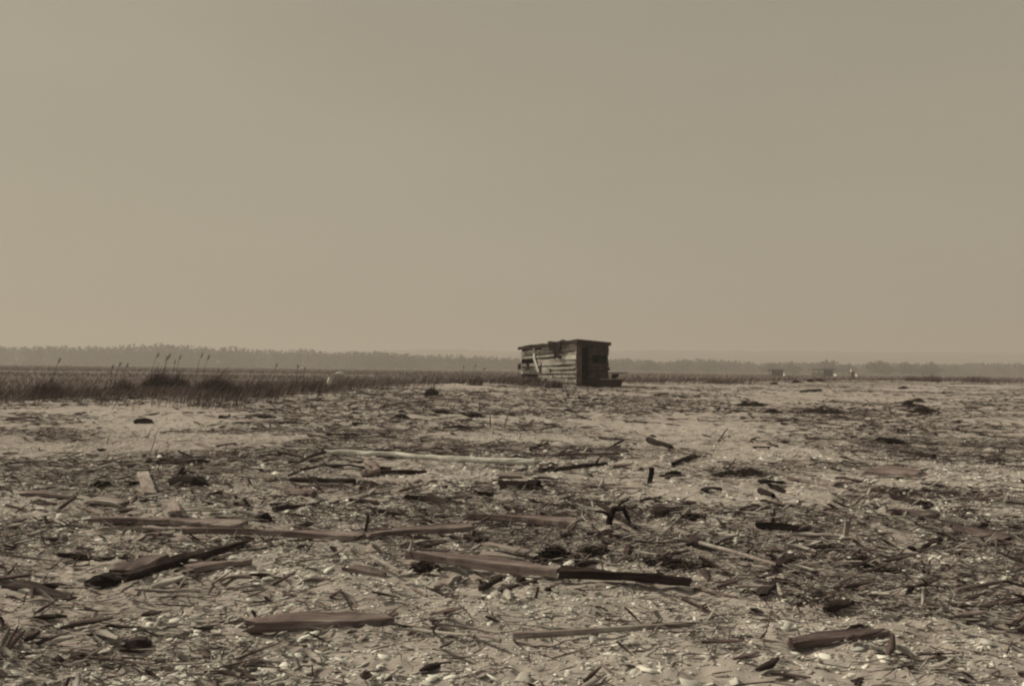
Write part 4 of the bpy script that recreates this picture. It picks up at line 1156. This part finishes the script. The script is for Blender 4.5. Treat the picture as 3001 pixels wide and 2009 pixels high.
def density(x, y):
    z = height(x, y); px, py = proj(x, y, z)
    f = .50 + .35 * np.clip((px - 700) / 1600, 0, 1) * 0
    n = fbm(x * .5, y * 1.3, 51, 3); f = f * np.clip((n - .37) * 7.0, .05, 2.4) + .05
    for cx, cy, sx, sy, k in thick: f = f + k * np.exp(-((px - cx) / sx) ** 2 - ((py - cy) / sy) ** 2)
    for cx, cy, sx, sy, k in bare: f = f * (1 - k * np.exp(-(((px - cx) / sx) ** 2 + ((py - cy) / sy) ** 2) ** 1.5))
    f = f + .22 * np.clip((7.2 - y) / 1.5, 0, 1) * np.clip((fbm(x * 1.1, y * 2.2, 57, 2) - .3) * 4, .3, 1.6)
    D, _ = crest(x, y); f = f * (y < D + 1.0)
    return f
def scatter(N, ymin, ymax, power=2.0, umax=.72, dens=density, clump=None):
    u = RNG.uniform(-umax, umax, N); y = (ymin ** power + RNG.random(N) * (ymax ** power - ymin ** power)) ** (1 / power)
    x = u * (y + 1.0)
    if dens is not None:
        k = RNG.random(N) < dens(x, y); x, y = x[k], y[k]
    k = ~(near_board(x, y, .03) & (RNG.random(len(x)) < .85)); x, y = x[k], y[k]
    return x, y
def litter(name, N, y0, y1, power, Lm, Wm, label, tone_pow=1.6, pit=.07, cat='litter', lift=.004):
    x, y = scatter(N, y0, y1, power); n = len(x)
    z = height(x, y)
    L = Lm * np.exp(RNG.normal(0, .55, n)); W = Wm * np.exp(RNG.normal(0, .4, n)); T = W * (.35 + .5 * RNG.random(n))
    az = np.where(RNG.random(n) < .6, RNG.normal(0, .35, n), RNG.uniform(-1.57, 1.57, n))
    pitch = RNG.normal(0, pit, n) * np.clip(.3 / L, .3, 3)
    odd = (RNG.random(n) < .015) & (L < Lm * 1.6); L = np.minimum(L, Lm * 3.2); pitch = np.where(odd, RNG.uniform(.3, 1.3, n), pitch)
    z = z + lift + T * .3 + RNG.random(n) ** 3 * .03 + np.abs(np.sin(pitch)) * L * .45
    t = RNG.random(n) ** tone_pow
    o = many_sticks(np.stack([x, y, z], 1), az, pitch, L, W, T, RNG.normal(0, .07, n), t, M['litter'], name, RNG)
    return tag(o, label, cat, kind='stuff')
litter('reed_litter', 60000, 8, 52, 1.8, .20, .017, 'dry reed stalks and straw strewn thickly over the beach', .95)
litter('twig_litter', 72000, 2.6, 15, 1.9, .10, .008, 'short broken stems and twigs strewn over the nearest sand', 1.1)
litter('bark_litter', 9000, 2.6, 30, 1.8, .14, .032, 'flat bark chips and wood splinters mixed into the reed litter', 1.3, .12)

litter('fine_litter', 30000, 2.4, 7.5, 1.6, .055, .006, 'crumbled bits of straw and bark on the sand close to the viewer', .9)
litter('chip_litter', 5000, 2.4, 9, 1.6, .07, .026, 'small splintered wood chips on the sand close to the viewer', .8, .15)

# broken shell: low cupped fans
def shells(name, N, y0, y1, power, size, label, dens=None, seed=0):
    x, y = scatter(N, y0, y1, power, dens=dens); n = len(x)
    g = fbm(x * .8, y * 1.5, 91 + seed, 3); k = RNG.random(n) < np.clip((g - .40) * 5, .12, 1); x, y = x[k], y[k]; n = len(x)
    z = height(x, y); s = size * np.exp(np.clip(RNG.normal(0, .4, n), -1, .6)); yaw = RNG.uniform(0, 6.28, n)
    m = 8; rings = []
    tilt = RNG.normal(0, .45, n); tz = RNG.uniform(0, 6.28, n); jag = RNG.uniform(.45, 1.25, (n, m)); wid = RNG.uniform(.35, .9, n); z = z - s * .05
    for rr, hh in ((1.0, 0.0), (.96, .12), (.5, .24)):
        for q in range(m):
            a = q / m * 2 * math.pi
            jr = jag[:, q]; ax = rr * np.cos(a) * jr; ay = rr * np.sin(a) * jr * wid
            X = (ax * np.cos(yaw) - ay * np.sin(yaw)) * s; Y = (ax * np.sin(yaw) + ay * np.cos(yaw)) * s
            Z = hh * s + (X * np.cos(tz) + Y * np.sin(tz)) * np.sin(tilt)
            rings.append(np.stack([x + X, y + Y, z + Z + .002], 1))
    rings.append(np.stack([x, y, z + s * .34 + .002], 1)); rings.append(np.stack([x, y, z - .004], 1))
    V = np.stack(rings, 1).reshape(-1, 3); nv = 3 * m + 2
    f4 = []; f3 = []
    for q in range(m):
        b = (q + 1) % m
        f4 += [[q, b, m + b, m + q], [m + q, m + b, 2 * m + b, 2 * m + q]]
        f3 += [[2 * m + q, 2 * m + b, 3 * m], [b, q, 3 * m + 1]]
    base = (np.arange(n) * nv)[:, None, None]
    o = big_mesh(name, V, (base + np.array(f4)[None]).reshape(-1, 4), (base + np.array(f3)[None]).reshape(-1, 3), M['shell'], np.repeat(RNG.random(n), nv))
    return tag(o, label, 'shells', kind='stuff')
shells('broken_shells', 60000, 2.6, 17, 1.8, .014, 'pale broken oyster shells strewn over the nearer sand')
shells('shell_crumbs', 40000, 2.4, 8, 1.6, .010, 'fine crumbled white shell strewn on the sand close to the viewer', seed=5)
shells('shell_pieces', 13000, 2.6, 12, 1.7, .028, 'larger pale shells and white pebbles lying in the foreground', seed=3)

# clumps of dark peat and dead weed flakes
x, y = scatter(8000, 2.6, 36, 1.7); n = len(x)
P = np.stack([x, y, height(x, y) + .006], 1)
W = .05 * np.exp(RNG.normal(0, .5, n)); 
tag(many_sticks(P, RNG.normal(0, .6, n), RNG.normal(0, .1, n), W * RNG.uniform(1.2, 3.2, n), W, W * .45, RNG.normal(0, .1, n), RNG.random(n) ** 2.2 * .8, M['weed'], 'weed_scraps', RNG),
    'dark scraps of dried seaweed and peat scattered over the sand', 'seaweed', kind='stuff')

# ------------------------------------------------------------------ smaller loose wood, each piece an object
protos = []
for k in range(8):
    r0 = random.uniform(.010, .018); Lk = random.uniform(.3, .7)
    path = [Vector(((t - .5) * Lk, .05 * Lk * math.sin(t * 3 + k), .02 * math.sin(t * 5 + k))) for t in np.linspace(0, 1, 7)]
    protos.append(('driftwood_stick', tube_geo(path, [r0 * (1 - .5 * t) for t in np.linspace(0, 1, 7)], random, 7, .2), 'stick'))
for k in range(6):
    protos.append(('board_scrap', plank_geo(random.uniform(.2, .55), random.uniform(.05, .11), random.uniform(.015, .03), random, ragged=.04), 'board'))
for k in range(5):
    protos.append(('wood_chunk', block_geo(random.uniform(.08, .16), random.uniform(.05, .08), random.uniform(.03, .05), random), 'wood chunk'))
meshes = []
for nm, (v, f), ct in protos:
    for mt, tn_ in (('dark', 'dark'), ('mid', 'brown'), ('pale', 'pale')):
        if nm == 'wood_chunk' and mt == 'pale': continue
        me = bpy.data.meshes.new(nm); me.from_pydata([tuple(q) for q in v], [], f); me.materials.append(M[mt]); me.update()
        meshes.append((nm, me, ct, tn_))
words = {'driftwood_stick': 'loose %s driftwood stick lying in the scattered litter', 'board_scrap': 'small loose %s scrap of board lying in the scattered litter', 'wood_chunk': 'little loose %s lump of wood lying in the scattered litter'}
groups = {'driftwood_stick': 'loose sticks in the litter', 'board_scrap': 'loose board scraps in the litter', 'wood_chunk': 'loose wood lumps in the litter'}
x, y = scatter(1500, 2.8, 30, 1.3, .66); cnt = {}
for a, b in zip(x, y):
    nm, me, ct, tn_ = meshes[random.randrange(len(meshes))]
    if tn_ == 'pale' and random.random() < .35: continue
    if cnt.get(nm, 0) >= (35 if nm == 'wood_chunk' else 120): continue
    cnt[nm] = cnt.get(nm, 0) + 1
    o = bpy.data.objects.new(nm, me); col.objects.link(o)
    s_ = random.uniform(.55, 1.15) * (1 + .02 * b)
    o.scale = (s_, s_, s_)
    yaw = random.gauss(0, .5) if random.random() < .7 else random.uniform(0, 3.14)
    o.rotation_euler = (random.gauss(0, .15), random.gauss(0, .07), yaw)
    o.location = (a, b, float(height(a, b)) + (.012 if nm != 'wood_chunk' else -.01))
    tag(o, words[nm] % tn_, ct, groups[nm])

# ------------------------------------------------------------------ haze
hm = bpy.data.materials.new('haze_air'); hm.use_nodes = True; t = hm.node_tree; t.nodes.clear()
ho = t.nodes.new('ShaderNodeOutputMaterial'); hv = t.nodes.new('ShaderNodeVolumePrincipled')
hv.inputs['Density'].default_value = .0011; hv.inputs['Color'].default_value = (.74, .73, .72, 1); hv.inputs['Anisotropy'].default_value = .1
t.links.new(hv.outputs[0], ho.inputs['Volume'])
v = [(a, b, c) for a in (-3100, 3100) for b in (-3100, 3100) for c in (-1.5, 70)]
hz = mesh_obj('haze', v, [(0, 1, 3, 2), (4, 6, 7, 5), (0, 4, 5, 1), (2, 3, 7, 6), (0, 2, 6, 4), (1, 5, 7, 3)], hm)
tag(hz, 'thin pale haze lying over the marsh and the far woods', 'haze', kind='stuff')
